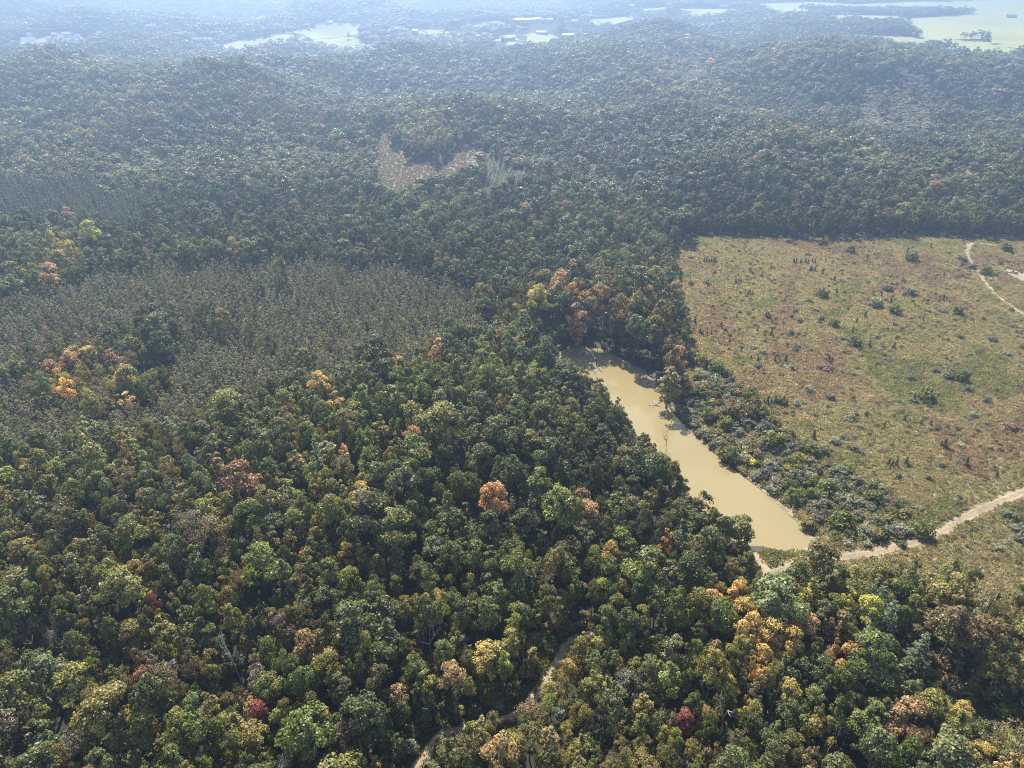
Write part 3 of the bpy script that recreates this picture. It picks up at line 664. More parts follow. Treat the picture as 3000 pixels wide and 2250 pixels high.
BROAD = [broad_tree(100 + i, nl=10 + i % 4, low=0.14 + 0.04 * (i % 4)) for i in range(10)]
TALL = [tall_tree(200 + i) for i in range(6)]
AIRY = [broad_tree(300 + i, nl=8, pp=8, per=30, size=(0.085, 0.17), low=.2) for i in range(5)]      # thin open crowns
BROAD_M = [(leaf_mesh('crown', q, s, LEAF), trunk_mesh('trunk', t)) for q, s, t in BROAD]
TALL_M = [(leaf_mesh('crown', q, s, LEAF), trunk_mesh('trunk', t)) for q, s, t in TALL]
AIRY_M = [(leaf_mesh('crown', q, s, LEAF), trunk_mesh('trunk', t)) for q, s, t in AIRY]
CONIFER = [conifer_tree(400 + i) for i in range(4)]
CONIFER_M = [(leaf_mesh('crown', q, s, NEEDLE), trunk_mesh('trunk', t)) for q, s, t in CONIFER]

# ------------------------------------------------------------------ colours (albedo)
TINT = dict(
    dkgreen=(0.097, 0.11, 0.022), green=(0.158, 0.172, 0.027), bluegreen=(0.136, 0.146, 0.047), olive=(0.231, 0.185, 0.035), yellowgreen=(0.248, 0.225, 0.04), yellow=(0.46, 0.38, 0.05), bronze=(0.199, 0.133, 0.046), khaki=(0.204, 0.175, 0.071), greygreen=(0.2, 0.205, 0.11), gold=(0.52, 0.34, 0.075), orange=(0.48, 0.28, 0.095), rust=(0.31, 0.175, 0.07), red=(0.34, 0.08, 0.06), maroon=(0.17, 0.105, 0.085), grey=(0.22, 0.185, 0.16), white=(0.55, 0.51, 0.46), silver=(0.26, 0.26, 0.165), crimson=(0.25, 0.14, 0.115), amber=(0.36, 0.23, 0.08), brown=(0.2, 0.16, 0.115), cedar=(0.075, 0.095, 0.04), pine=(0.115, 0.138, 0.066), palepine=(0.33, 0.36, 0.24), youngkhaki=(0.275, 0.25, 0.15), younggreen=(0.2, 0.2, 0.115))
WORDS = dict(dkgreen='dark green', green='mid green', bluegreen='bluish green', olive='olive green', yellowgreen='yellow-green', yellow='bright yellow', bronze='bronze-brown',
             khaki='pale khaki', greygreen='greyish green', gold='golden yellow', orange='orange', rust='rust-brown', red='red', maroon='maroon', grey='leafless grey', white='bleached white',
             silver='silvery green', crimson='crimson', amber='amber', brown='dull brown', cedar='dark green', pine='dark blue-green')
MIX = dict(
    mid=dict(green=.26, dkgreen=.26, bluegreen=.17, olive=.13, yellowgreen=.045, bronze=.045, khaki=.05, orange=.015, gold=.01, rust=.015),
    oaks=dict(dkgreen=.34, green=.29, bluegreen=.22, olive=.07, yellowgreen=.025, khaki=.03, bronze=.015, orange=.006),
    olive=dict(olive=.25, green=.26, dkgreen=.17, bluegreen=.11, yellowgreen=.06, bronze=.08, khaki=.05, grey=.035, maroon=.01, rust=.012),
    willow=dict(grey=.06, khaki=.27, yellowgreen=.16, olive=.28, green=.21, bronze=.05, dkgreen=.03),
    lowerright=dict(olive=.28, bronze=.2, khaki=.12, green=.18, dkgreen=.14, bluegreen=.08),
    gold=dict(green=.25, bluegreen=.25, olive=.2, gold=.14, bronze=.1, dkgreen=.06),
    orange=dict(rust=.1, orange=.08, bronze=.22, olive=.25, dkgreen=.22, bluegreen=.13),
    bronze=dict(bronze=.35, rust=.1, olive=.25, gold=.06, dkgreen=.24),
    clump=dict(olive=.3, dkgreen=.25, bluegreen=.2, khaki=.15, bronze=.1),
    darkclump=dict(dkgreen=.6, bluegreen=.25, olive=.15),
    young=dict(youngkhaki=.5, younggreen=.33, khaki=.1, olive=.05, bronze=.02),
    island=dict(olive=.3, yellowgreen=.38, bronze=.17, rust=.05, green=.1),
    yellowpatch=dict(gold=.5, yellow=.5),
    regen=dict(younggreen=.5, youngkhaki=.5),
    far=dict(green=.30, dkgreen=.33, bluegreen=.22, olive=.08, bronze=.025, khaki=.02, rust=.005, orange=.002, yellowgreen=.01))

def draw_tints(mix, n, rng):
    ks = list(MIX[mix]); p = np.array([MIX[mix][k] for k in ks]); p /= p.sum()
    return np.array(ks)[rng.choice(len(ks), n, p=p)]

def stand_shift(x, y):
    """Stands differ: some run paler, some browner, some greyer."""
    a = vnoise(x, y, 45, 51) + .6 * vnoise(x, y, 130, 52) - .8; b = vnoise(x, y, 60, 53) + .6 * vnoise(x, y, 180, 54) - .8
    return np.exp(.85 * a)[:, None] * np.exp(np.stack([.2 * b, .03 * b, -.12 * b], -1))

def tint_rgb(keys, rng):
    b = np.array([TINT[k] for k in keys]) if len(keys) else np.zeros((0, 3))
    v = np.exp(rng.normal(0, .13, (len(b), 1))) * np.exp(rng.normal(0, .06, (len(b), 3)))
    return b * v

# ------------------------------------------------------------------ where trees may stand
OPEN = HAY_FIELDS + STUBBLE_FIELDS
def clear_mask(x, y, margin=1.5):
    bad = inside(MEADOW, x, y) | inside(CLEARCUT, x, y)
    bad |= pond_dist(x, y) < 1.2
    for k, (pts, w) in TRACKS.items():
        bad |= line_dist(pts, x, y) < w / 2 + margin
    for p in OPEN:
        bad |= inside(p, x, y)
    return bad

rng = np.random.default_rng(11)
NEAR_Y = 400.0

def half_width(y):
    return 0.72 * (y * math.cos(CAM_PITCH) + CAM_H * math.sin(CAM_PITCH)) * 1.08 + 14

# near woods: big crowns are set first, small ones fill the gaps
K = 150000
cy_ = rng.uniform(42, NEAR_Y, K)
cx_ = rng.uniform(-1, 1, K) * half_width(NEAR_Y)
ok = np.abs(cx_) < half_width(cy_)
cx_, cy_ = cx_[ok], cy_[ok]
ok = ~clear_mask(cx_, cy_)
cx_, cy_ = cx_[ok], cy_[ok]
K = len(cx_)
jx = (vnoise(cx_, cy_, 9, 31) - .5) * 15; jy = (vnoise(cx_, cy_, 9, 32) - .5) * 18
region = np.full(K, 'mid', dtype='<U12')
region[cy_ > 300] = 'far'
for k in ('olive', 'oaks', 'willow', 'lowerright', 'gold', 'orange', 'yellowpatch', 'young', 'bronze', 'darkclump', 'pines'):
    region[inside(REGION[k], cx_ + jx, cy_ + jy)] = k
clump = (region == 'young') & (vnoise(cx_, cy_, 17, 61) * .65 + vnoise(cx_, cy_, 6, 62) * .35 > .79)
region[clump] = 'clump'
dia = np.exp(rng.normal(math.log(4.1), .36, K)).clip(2.4, 9.0)
fill = rng.uniform(0, 1, K) < .2
dia[fill] = rng.uniform(1.8, 3.0, fill.sum())
dia[region == 'oaks'] *= 1.12
dia[region == 'willow'] *= .82
hei = 7.0 + dia * 1.1 + rng.normal(0, 1.6, K)
hei[fill] -= 2.5
hei[region == 'willow'] *= .8
hei[region == 'lowerright'] *= .85
yg = region == 'clump'
dia[yg] *= .85; hei[yg] *= .95
yg = region == 'young'
dia[yg] = rng.uniform(1.6, 2.8, yg.sum()); hei[yg] = rng.uniform(6.0, 9.5, yg.sum())
pn = region == 'pines'
dia[pn] = rng.uniform(2.8, 4.5, pn.sum()); hei[pn] = rng.uniform(9, 13, pn.sum())
og = region == 'orange'
dia[og] *= 1.45; hei[og] = 11 + dia[og] * .95 + rng.normal(0, 1.2, og.sum())
# trees on the pond's near bank stay lower so that the water shows over them
pd = pond_dist(cx_, cy_)
P0, P1 = np.array((22., 221.)), np.array((70., 127.))
near_side = (cx_ - P0[0]) * (P1[1] - P0[1]) - (cy_ - P0[1]) * (P1[0] - P0[0]) > 0
near_side &= cy_ > 108
tk = np.empty(K, dtype='<U12')
for k in set(region):
    m = region == k
    tk[m] = draw_tints(k, m.sum(), rng) if k != 'pines' else 'pine'

td = np.minimum(np.minimum(line_dist(TRACKS['forest'][0], cx_, cy_), np.minimum(line_dist(TRACKS['forest'][0][5:10], cx_, cy_), line_dist(TRACKS['forest'][0][:4], cx_, cy_)) * .64), np.minimum(line_dist(TRACKS['wash'][0], cx_, cy_), line_dist(TRACKS['lane'][0], cx_, cy_)) * .42)
placed = []          # x, y, tint, d, h, form, noted
cells = {}
def fits(x, y, d, f=.40):
    i, j = int(x // 6), int(y // 6)
    for a in (-1, 0, 1):
        for b in (-1, 0, 1):
            for (u, v, e) in cells.get((i + a, j + b), ()):
                if (u - x) ** 2 + (v - y) ** 2 < (f * (d + e)) ** 2:
                    return False
    return True
def put(x, y, d):
    cells.setdefault((int(x // 6), int(y // 6)), []).append((x, y, d))

for x, y, t, d, h, f in NOTED_TREES:
    placed.append((x, y, t, d, h, f, 2)); put(x, y, d)
for x, y, d, h, t in BARE_TREES:
    put(x, y, d * 1.2); put(x * .975, y - 3.2, 4.0)
for x, y, d, h in CONIFERS:
    put(x, y, d)
young = []; pines = []
FORM = {'grey': 'airy', 'khaki': 'airy', 'bronze': 'airy', 'maroon': 'airy'}
rr = rng.uniform(0, 1, K)
for i in np.argsort(-dia * .12 + rng.normal(0, 1.2, K)):
    x, y, d, h = cx_[i], cy_[i], dia[i], hei[i]
    if not fits(x, y, d, .24 if region[i] == 'young' else .315):
        continue
    if near_side[i] and pd[i] < (.62 if y < 165 else 1.0) * h - 4.5:
        continue
    if td[i] < (.26 * h if y < 130 else 0):
        continue
    put(x, y, d)
    if region[i] == 'young':
        young.append((x, y, tk[i], d, h)); continue
    if region[i] == 'pines':
        pines.append((x, y, tk[i], d, h)); continue
    form = 'tall' if (rr[i] < .38 and d < 5.5) else FORM.get(tk[i], 'broad')
    if region[i] == 'willow' and rr[i] > .5: form = 'airy'
    placed.append((x, y, tk[i], d, h, form, 0))

# ------------------------------------------------------------------ the 300 trees that show largest stand as things of their own
rows = []
for r_ in placed:
    x, y, t, d, h, f, noted = r_
    z = float(terrain(x, y))
    px, py, dep = project(x, y, z + h * .68)
    vis = -20 < px < 3020 and -20 < py < 2262
    rows.append((px, py, d / dep, vis, z, dep))
order = sorted([i for i in range(len(placed)) if rows[i][3]], key=lambda i: -(placed[i][6] * 10 + rows[i][2]))
own = set(order[:300])

LANDMARKS = {
    'the near end of the pond': (2330, 1600), 'the far end of the pond': (1690, 1040), 'the lower end of the forest track': (1245, 2225),
    'the middle of the forest track': (1560, 2040), 'the upper end of the forest track': (1700, 1870), 'the washed-out path at the dam': (2230, 1660),
    'the eroded tan bank': (2635, 1965), 'the grassy lane': (2880, 2110), 'the lower left corner': (0, 2250), 'the lower right corner': (3000, 2250),
    'the pond\'s wooded side': (2060, 1440), 'the young grey stand': (600, 1150), 'the white dead snag': (1050, 2165), 'the rust-coloured crown': (897, 1895),
    'the maroon round crown': (830, 1838), 'the orange crown on the bottom edge': (1465, 2205), 'the orange crown left of the track': (1320, 1985),
    'the lone gold crown in dark woods': (1790, 1622), 'the orange and rust pair': (1712, 1490), 'the biggest bright green crown': (1165, 1545),
    'the yellow cluster below the pond': (2250, 1850), 'the two dark conifers': (2590, 1800), 'the dirt road': (2750, 1600), 'the broad bluish crown': (1042, 1825),
    'the orange crown near the left side': (400, 1682), 'the bare tree among dark oaks': (1600, 1572), 'the red shrubby tree': (2155, 2195), 'the lower edge midway left': (500, 2230),
    'the lower edge midway right': (2450, 2230), 'the left edge': (0, 1500), 'the broad yellow-green crown': (772, 1468), 'the orange grove beyond the pond': (1800, 900)}
ORD = ['nearest', 'second', 'third', 'fourth', 'fifth', 'sixth', 'seventh', 'eighth', 'ninth', 'tenth', 'eleventh', 'twelfth', 'thirteenth', 'fourteenth', 'fifteenth', 'sixteenth', 'seventeenth', 'eighteenth', 'nineteenth', 'twentieth']

def name_them(items, landmarks):
    """items: (key, look, px, py) -> {key: label}; the look, the nearest landmark, the side of it and the rank by distance single each one out."""
    by = {}
    for key, look, px, py in items:
        lm = min(landmarks, key=lambda n: math.hypot(px - landmarks[n][0], (py - landmarks[n][1]) * 1.2))
        dx, dy = px - landmarks[lm][0], py - landmarks[lm][1]
        if math.hypot(dx, dy) < 25: side = 'at'
        elif abs(dx) > 2.2 * abs(dy): side = 'right of' if dx > 0 else 'left of'
        elif abs(dy) > 2.2 * abs(dx): side = 'below' if dy > 0 else 'above'
        else: side = ('below and ' if dy > 0 else 'above and ') + ('right of' if dx > 0 else 'left of')
        by.setdefault((look, lm, side), []).append((math.hypot(dx, dy), key))
    out = {}
    for (look, lm, side), l in by.items():
        l.sort()
        for i, (_, key) in enumerate(l):
            out[key] = (look if len(l) == 1 else ORD[min(i, 19)] + ' ' + look) + ' ' + side + ' ' + lm
    return out

SHAPE = dict(broad='round-crowned tree', tall='narrow tree', airy='feathery tree')
items = []
for i in own:
    x, y, t, d, h, f, noted = placed[i]
    size = 'small ' if d < 4.2 else ('big ' if d > 6.5 else '')
    items.append((i, size + WORDS[t] + ' ' + SHAPE[f], rows[i][0], rows[i][1]))
labels = name_them(items, LANDMARKS)

def add_tree(name, x, y, z, sx, sz, rz, meshes, tint, label, cat, group, leafcol=True):
    t = empty(name, (x, y, z - .1), rz)
    t.scale = (sx, sx, sz)
    tag(t, label, cat, group)
    a = obj('crown', meshes[0], t)
    a['tint'] = [float(v) for v in tint]
    b = obj('trunk', meshes[1], t)
    b['tint'] = [float(v) for v in tint]
    return t

rg = np.random.default_rng(5)
for i in sorted(own):
    x, y, t, d, h, f, noted = placed[i]
    ms, d0 = {'broad': (BROAD_M, 8.0), 'tall': (TALL_M, 5.2), 'airy': (AIRY_M, 8.0)}[f]
    tc = tint_rgb([t], rg)[0]
    add_tree('broadleaf_tree', x, y, rows[i][4], d / d0, h / 15.0, rg.uniform(0, 6.28), ms[rg.integers(len(ms))], tc, labels[i], 'tree', 'broadleaf trees of the near woods')

# bare and dead trees, conifers
items = []
for i, (x, y, d, h, t) in enumerate(BARE_TREES):
    px, py, _ = project(x, y, float(terrain(x, y)) + h * .6)
    items.append((i, WORDS[t] + ' dead tree' if t == 'white' else 'leafless grey-twigged tree', px, py))
bl = name_them(items, LANDMARKS)
bare_src = []
for s in range(4):
    V, F = bare_branches(500 + s, depth=4 if s % 2 else 5)
    nt = 4 * 3
    bare_src.append((make_mesh('branches', V, F[nt:], [TWIG], smooth=True), make_mesh('trunk', V[:16], F[:nt], [TWIG], smooth=True)))
    V2, F2 = bare_branches(520 + s, depth=3, r0=.3)
    bare_src[-1] += ((make_mesh('branches', V2, F2[nt:], [TWIG], smooth=True), make_mesh('trunk', V2[:16], F2[:nt], [TWIG], smooth=True)),)
for i, (x, y, d, h, t) in enumerate(BARE_TREES):
    src = bare_src[i % 4]
    pair = src[2] if t == 'white' else src[:2]
    e = empty('bare_tree', (x, y, float(terrain(x, y))), i * 1.7)
    e.scale = (d / 6, d / 6, h / 12)
    tag(e, bl[i], 'bare tree', 'bare and dead trees')
    for nm, m in zip(('branches', 'trunk'), pair):
        o = obj(nm, m, e); o['tint'] = [float(v) for v in TINT[t]]
items = []
for i, (x, y, d, h) in enumerate(CONIFERS):
    px, py, _ = project(x, y, float(terrain(x, y)) + h * .6)
    items.append((i, 'dark blue-green conifer', px, py))
cl = name_them(items, LANDMARKS)
for i, (x, y, d, h) in enumerate(CONIFERS):
    add_tree('conifer', x, y, float(terrain(x, y)), d / 5.5, h / 15, i * 1.1, CONIFER_M[i % 4], TINT['pine'], cl[i], 'conifer', 'conifers among the near woods')

# ------------------------------------------------------------------ woods too many to count
def scatter(name, meshes, pts, turn, size, idx, tint, label):
    col = bpy.data.collections.new(name + '_kinds')
    for i, m in enumerate(meshes):
        col.objects.link(bpy.data.objects.new('%s_kind_%02d' % (name, i), m))
    k = len(pts)
    me = bpy.data.meshes.new(name)
    me.vertices.add(k)
    me.vertices.foreach_set('co', np.asarray(pts, np.float32).reshape(-1))
    for an, ty, fld, arr in (('kind_index', 'INT', 'value', np.asarray(idx, np.int32)), ('turn', 'FLOAT_VECTOR', 'vector', np.asarray(turn, np.float32)),
                             ('spread', 'FLOAT_VECTOR', 'vector', np.asarray(size, np.float32)), ('tint', 'FLOAT_COLOR', 'color', np.column_stack([tint, np.ones(k)]).astype(np.float32))):
        a = me.attributes.new(an, ty, 'POINT')
        a.data.foreach_set(fld, arr.reshape(-1))
    me.update()
    o = tag(obj(name, me), label, kind='stuff')
    g = bpy.data.node_groups.new(name + '_spread', 'GeometryNodeTree')
    g.interface.new_socket('Geometry', in_out='INPUT', socket_type='NodeSocketGeometry')
    g.interface.new_socket('Geometry', in_out='OUTPUT', socket_type='NodeSocketGeometry')
    N = g.nodes
    gi, go = N.new('NodeGroupInput'), N.new('NodeGroupOutput')
    inst = N.new('GeometryNodeInstanceOnPoints')
    ci = N.new('GeometryNodeCollectionInfo')
    ci.inputs['Collection'].default_value = col
    ci.inputs['Separate Children'].default_value = True
    ci.inputs['Reset Children'].default_value = True
    def attr(nm, ty):
        a = N.new('GeometryNodeInputNamedAttribute'); a.data_type = ty
        a.inputs['Name'].default_value = nm
        return a.outputs['Attribute']
    mp = N.new('GeometryNodeMeshToPoints')
    L = g.links
    L.new(gi.outputs[0], mp.inputs['Mesh'])
    L.new(mp.outputs[0], inst.inputs['Points'])
    L.new(ci.outputs[0], inst.inputs['Instance'])
    inst.inputs['Pick Instance'].default_value = True
    L.new(attr('kind_index', 'INT'), inst.inputs['Instance Index'])
    er = N.new('FunctionNodeEulerToRotation')
    L.new(attr('turn', 'FLOAT_VECTOR'), er.inputs[0])
    L.new(er.outputs[0], inst.inputs['Rotation'])
    L.new(attr('spread', 'FLOAT_VECTOR'), inst.inputs['Scale'])
    L.new(inst.outputs[0], go.inputs[0])
    md = o.modifiers.new('spread', 'NODES')
    md.node_group = g
    return o

def spin(k, rng, tilt=.05):
    return np.column_stack([rng.normal(0, tilt, k), rng.normal(0, tilt, k), rng.uniform(0, 6.28, k)])

rs = np.random.default_rng(77)
near_b = [whole_mesh('leafy_tree', q, s, t, LEAF) for q, s, t in BROAD]
near_t = [whole_mesh('tall_tree', q, s, t, LEAF) for q, s, t in TALL]
near_a = [whole_mesh('airy_tree', q, s, t, LEAF) for q, s, t in AIRY]
mid_b = [whole_mesh('mid_tree', *broad_tree(600 + i, nl=8 + i % 3, pp=6, per=20, size=(.26, .48), low=.25), LEAF) for i in range(8)]
far_b = [whole_mesh('far_tree', *broad_tree(700 + i, nl=6, pp=4, per=12, size=(.45, .8), low=.2), LEAF) for i in range(6)]
kinds = near_b + near_t + near_a + mid_b + far_b
o_b, o_t, o_a = 0, len(near_b), len(near_b) + len(near_t)
o_m = o_a + len(near_a); o_f = o_m + len(mid_b)

P, S, I, TT = [], [], [], []
for i, (x, y, t, d, h, f, noted) in enumerate(placed):
    if i in own: continue
    P.append((x, y, rows[i][4] - .1))
    base, cnt, d0 = {'broad': (o_b, len(near_b), 8.), 'tall': (o_t, len(near_t), 5.2), 'airy': (o_a, len(near_a), 8.)}[f]
    I.append(base + rs.integers(cnt)); S.append((d / d0, d / d0, h / 15.)); TT.append(t)

def far_grid(y0, y1, step, seed):
    r = np.random.default_rng(seed)
    ys = np.arange(y0, y1, step * .87)
    X, Y = [], []
    for j, y in enumerate(ys):
        w = half_width(y)
        x = np.arange(-w, w, step) + (j % 2) * step * .5
        X.append(x); Y.append(np.full(len(x), y))
    X = np.concatenate(X); Y = np.concatenate(Y)
    X = X + r.normal(0, step * .25, len(X)); Y = Y + r.normal(0, step * .25, len(X))
    return X, Y

FX, FY, FD = [], [], []
for y0, y1, st, sd in ((NEAR_Y, 700, 4.7, 1), (700, 1250, 6.0, 2), (1250, 3500, 9.5, 3)):
    X, Y = far_grid(y0, y1, st, sd)
    FX.append(X); FY.append(Y); FD.append(np.full(len(X), st))
FX = np.concatenate(FX); FY = np.concatenate(FY); FD = np.concatenate(FD)
ok = ~clear_mask(FX, FY, 0)
for hx, hy, *_r in HOUSES:
    ok &= ~((np.abs(FX - hx) < 14) & (FY - hy < 10) & (FY - hy > -60))
FX, FY, FD = FX[ok], FY[ok], FD[ok]
jx = (vnoise(FX, FY, 25, 31) - .5) * 36; jy = (vnoise(FX, FY, 25, 32) - .5) * 46
reg = np.full(len(FX), 'far', dtype='<U12')
reg[(vnoise(FX, FY, 150, 3) > .68) & (FY < 1300)] = 'mid'
for k in ('island', 'pines', 'palepines', 'regen', 'orange', 'young', 'yellowpatch'):
    reg[inside(REGION[k], FX + jx, FY + jy)] = k
ispine = (reg == 'pines') | (reg == 'palepines')
pineX, pineY, pineR = FX[ispine], FY[ispine], reg[ispine]
FX, FY, FD, reg = FX[~ispine], FY[~ispine], FD[~ispine], reg[~ispine]
k = len(FX)
tkf = np.empty(k, dtype='<U12')
for q in set(reg):
    m = reg == q
    tkf[m] = draw_tints(q, m.sum(), rs)
dd = FD * np.exp(rs.normal(.12, .27, k)).clip(.6, 2.0)
hh = (7.0 + np.minimum(dd, 9) * .6 + rs.normal(0, 1.5, k) + 8.0 * (vnoise(FX, FY, 60, 8) - .5)).clip(5.5, 19)
big = rs.uniform(0, 1, k) < .05
dd[big] *= 1.45; hh[big] += 3
low_ = reg == 'regen'
tallsnag = low_ & (rs.uniform(0, 1, k) < .035)
dd[low_] = rs.uniform(6, 9, low_.sum()); hh[low_] = rs.uniform(4, 6, low_.sum())
hh[tallsnag] = rs.uniform(14, 19, tallsnag.sum()); dd[tallsnag] = 5
tkf[tallsnag] = 'dkgreen'
hh[reg == 'island'] += 3
zf = terrain(FX, FY)
idf = np.where(FY < 900, o_m + rs.integers(0, len(mid_b), k), o_f + rs.integers(0, len(far_b), k))
P = np.vstack([np.array(P), np.column_stack([FX, FY, zf - .2])])
S = np.vstack([np.array(S), np.column_stack([dd / 8, dd / 8, hh / 15])])
I = np.concatenate([np.array(I), idf]); TT = np.concatenate([np.array(TT), tkf])
scatter('forest', kinds, P, spin(len(P), rs), S, I, tint_rgb(TT, rs) * stand_shift(P[:, 0], P[:, 1]) * np.where(np.concatenate([np.full(len(P) - k, ''), reg]) == 'island', 1.4, 1.0)[:, None], 'unbroken broadleaf forest rolling away into blue haze')

# the young grey-green stand
ym = [whole_mesh('young_tree', *tall_tree(800 + i, d=3.2, H=9., nl=7, pp=5, per=28, size=(.09, .19), low=.1), BRUSH) for i in range(6)]
P = [(x, y, float(z) - .1) for (x, y, *_), z in zip(young, terrain(np.array([a[0] for a in young]), np.array([a[1] for a in young])))]
S = [(d / 3.2, d / 3.2, h / 9.) for _, _, _, d, h in young]
scatter('young_woodland', ym, P, spin(len(P), rs, .08), S, rs.integers(0, len(ym), len(P)), tint_rgb([a[2] for a in young], rs), 'dense young grey-green and khaki thicket beyond the oaks')

# pine stands
pm = [whole_mesh('pine', q, s, t, NEEDLE) for q, s, t in CONIFER]
P = [(x, y, float(terrain(x, y)) - .1) for x, y, *_ in pines]
S = [(d / 5.5, d / 5.5, h / 15.) for _, _, _, d, h in pines]
TT = ['pine'] * len(P)
for x, y, q in zip(pineX, pineY, pineR):
    for j in range(3 if q == 'palepines' else 1):
        a, b = x + rs.normal(0, 1.6) * (j > 0), y + rs.normal(0, 1.6) * (j > 0)
        P.append((a, b, float(terrain(a, b)) - .1))
        S.append((.5, .5, .42) if q == 'palepines' else (.85, .85, .95))
        TT.append('palepine' if q == 'palepines' else 'pine')
scatter('pine_stand', pm, P, spin(len(P), rs), np.array(S) * rs.uniform(.8, 1.2, (len(P), 1)), rs.integers(0, len(pm), len(P)), tint_rgb(TT, rs), 'stands of dull blue-green pines behind the young thicket')

# ------------------------------------------------------------------ meadow shrubs, cedars, weeds
MEADOW_MARKS = {
    'the bend of the dirt road': (2700, 1582), 'the near end of the pond': (2330, 1600), 'the right end of the dirt road': (2980, 1450), 'the far bank of the pond': (2080, 1300),
    'the middle of the pond bank': (2280, 1440), 'the far left meadow corner': (2030, 710), 'the far treeline': (2400, 700), 'the far dirt road\'s start': (2840, 740),
    'the bare sandy patch': (2980, 805), 'the lower bend of the far road': (2940, 885), 'the crimson patch midfield': (2420, 1075), 'the big silvery thicket midfield': (2563, 890),
    'the lone crimson thicket at the right': (2960, 1250), 'the row of tiny cedars': (2080, 762), 'the green clump at mid right': (2712, 1165), 'the bare tan strip': (2330, 1000),
    'the brushy left edge of the meadow': (2060, 1060), 'the orange-tinged thicket by the bank': (2180, 1200), 'the meadow below the road': (2850, 1640)}
smesh = [leaf_mesh('shrub', *shrub_leaves(900 + i, np_=26 + 3 * (i % 3)), BRUSH) for i in range(8)]
shr = [(x, y, c, s) for x, y, c, s in NOTED_SHRUBS]
def meadow_points(k, poly, seed, gap):
    r = np.random.default_rng(seed); out = []
    Pp = np.array(poly); lo = Pp.min(0); hi = Pp.max(0)
    while len(out) < k:
        x, y = r.uniform(lo[0], hi[0]), r.uniform(lo[1], hi[1])
        if not inside(poly, x, y) or pond_dist(x, y) < 1.0: continue
        if any(line_dist(TRACKS[q][0], x, y) < TRACKS[q][1] / 2 + .8 for q in ('meadow', 'far2', 'dam', 'far')): continue
        if any((a - x) ** 2 + (b - y) ** 2 < gap ** 2 for a, b, *_ in shr): continue
        out.append((x, y)); 
        shr.append((x, y, None, None))
    return out
r = np.random.default_rng(41)
def colour_last(k, palette, lo, hi):
    for i in range(len(shr) - k, len(shr)):
        x, y, *_ = shr[i]
        shr[i] = (x, y, palette[r.integers(len(palette))], r.uniform(lo, hi))
meadow_points(75, REGION['bankbrush'], 1, 1.7); colour_last(75, ['silver', 'silver', 'grey2', 'green', 'olive', 'greygreen', 'brown'], 2.8, 5.4)
meadow_points(30, REGION['cornerbrush'], 2, 1.8); colour_last(30, ['silver', 'green', 'olive', 'olive', 'brown'], 2.0, 4.2)
view = [p for p in MEADOW if p[0] < 250]
meadow_points(300 - len(shr), MEADOW, 3, 2.5); colour_last(0, ['x'], 1, 2)
for i in range(len(shr)):
    x, y, c, s = shr[i]
    if c is None:
        shr[i] = (x, y, ['silver', 'grey2', 'brown', 'brown', 'crimson', 'olive', 'grey2'][r.integers(7)], r.uniform(1.0, 2.6))
SH_T = dict(TINT); SH_T['grey2'] = (0.175, 0.165, 0.12); SH_T['grey'] = (0.175, 0.165, 0.12)
SH_W = dict(WORDS); SH_W['grey2'] = SH_W['grey'] = 'grey-brown'
items = []
for i, (x, y, c, s) in enumerate(shr):
    px, py, _ = project(x, y, float(terrain(x, y)) + .8)
    items.append((i, ('low ' if s < 2.2 else 'big ' if s > 4.3 else '') + SH_W[c] + ' shrub', px, py))
sl = name_them(items, MEADOW_MARKS)
for i, (x, y, c, s) in enumerate(shr):
    o = obj('shrub', smesh[r.integers(len(smesh))])
    o.location = (x, y, float(terrain(x, y)) - .05)
    o.rotation_euler = (0, 0, r.uniform(0, 6.28))
    o.scale = (s / 3, s / 3 * r.uniform(.8, 1.15), s / 3 * r.uniform(.7, 1.1) * (.55 if c == 'crimson' else 1))
    tc = np.array(SH_T[c]) * math.exp(r.normal(0, .15))
    o['tint'] = [float(v) for v in tc]
    if c in ('bronze', 'green') and s > 3.4:
        o.scale = (s / 2.4, s / 2.4, s / 2.0)
    tag(o, sl[i], 'shrub', 'shrubs of the meadow and pond bank')
cmesh = [leaf_mesh('cedar_sapling', *cedar_leaves(950 + i), NEEDLE) for i in range(4)]
items = []
for i, (x, y) in enumerate(CEDARS):
    px, py, _ = project(x, y, 1.2)
    items.append((i, 'dark green cedar sapling', px, py))
cd = name_them(items, MEADOW_MARKS)
for i, (x, y) in enumerate(CEDARS):
    o = obj('cedar_sapling', cmesh[i % 4])
    s = r.uniform(.6, 1.05)
    o.location = (x, y, float(terrain(x, y)) - .05); o.rotation_euler = (0, 0, r.uniform(0, 6.28)); o.scale = (s * 1.1, s * 1.1, s)
    o['tint'] = list(TINT['cedar'])
    tag(o, cd[i], 'sapling', 'cedar saplings in the meadow')

# weeds: one tuft per square metre or so over the meadow, the clearing and the track verges
tm = [leaf_mesh('tuft', *tuft_leaves(970 + i), STRAW) for i in range(6)]
Mx = np.array(MEADOW); lo, hi = Mx.min(0), Mx.max(0)
gx, gy = np.meshgrid(np.arange(lo[0], min(hi[0], 300), .85), np.arange(lo[1], hi[1], .85))
gx = gx.ravel() + rs.normal(0, .3, gx.size); gy = gy.ravel() + rs.normal(0, .3, gy.size)
ok = (np.abs(gx) < half_width(gy)) & inside(MEADOW, gx, gy) & (pond_dist(gx, gy) > 1.0)
for q in ('meadow', 'far', 'far2', 'dam'):
    ok &= line_dist(TRACKS[q][0], gx, gy) > TRACKS[q][1] / 2 - .1
ok &= ~inside(SAND, gx, gy)
gx, gy = gx[ok], gy[ok]
n1 = vnoise(gx, gy, 28, 1) * .55 + vnoise(gx, gy, 8, 2) * .45
n2 = vnoise(gx, gy, 34, 5) * .65 + vnoise(gx, gy, 9, 6) * .35
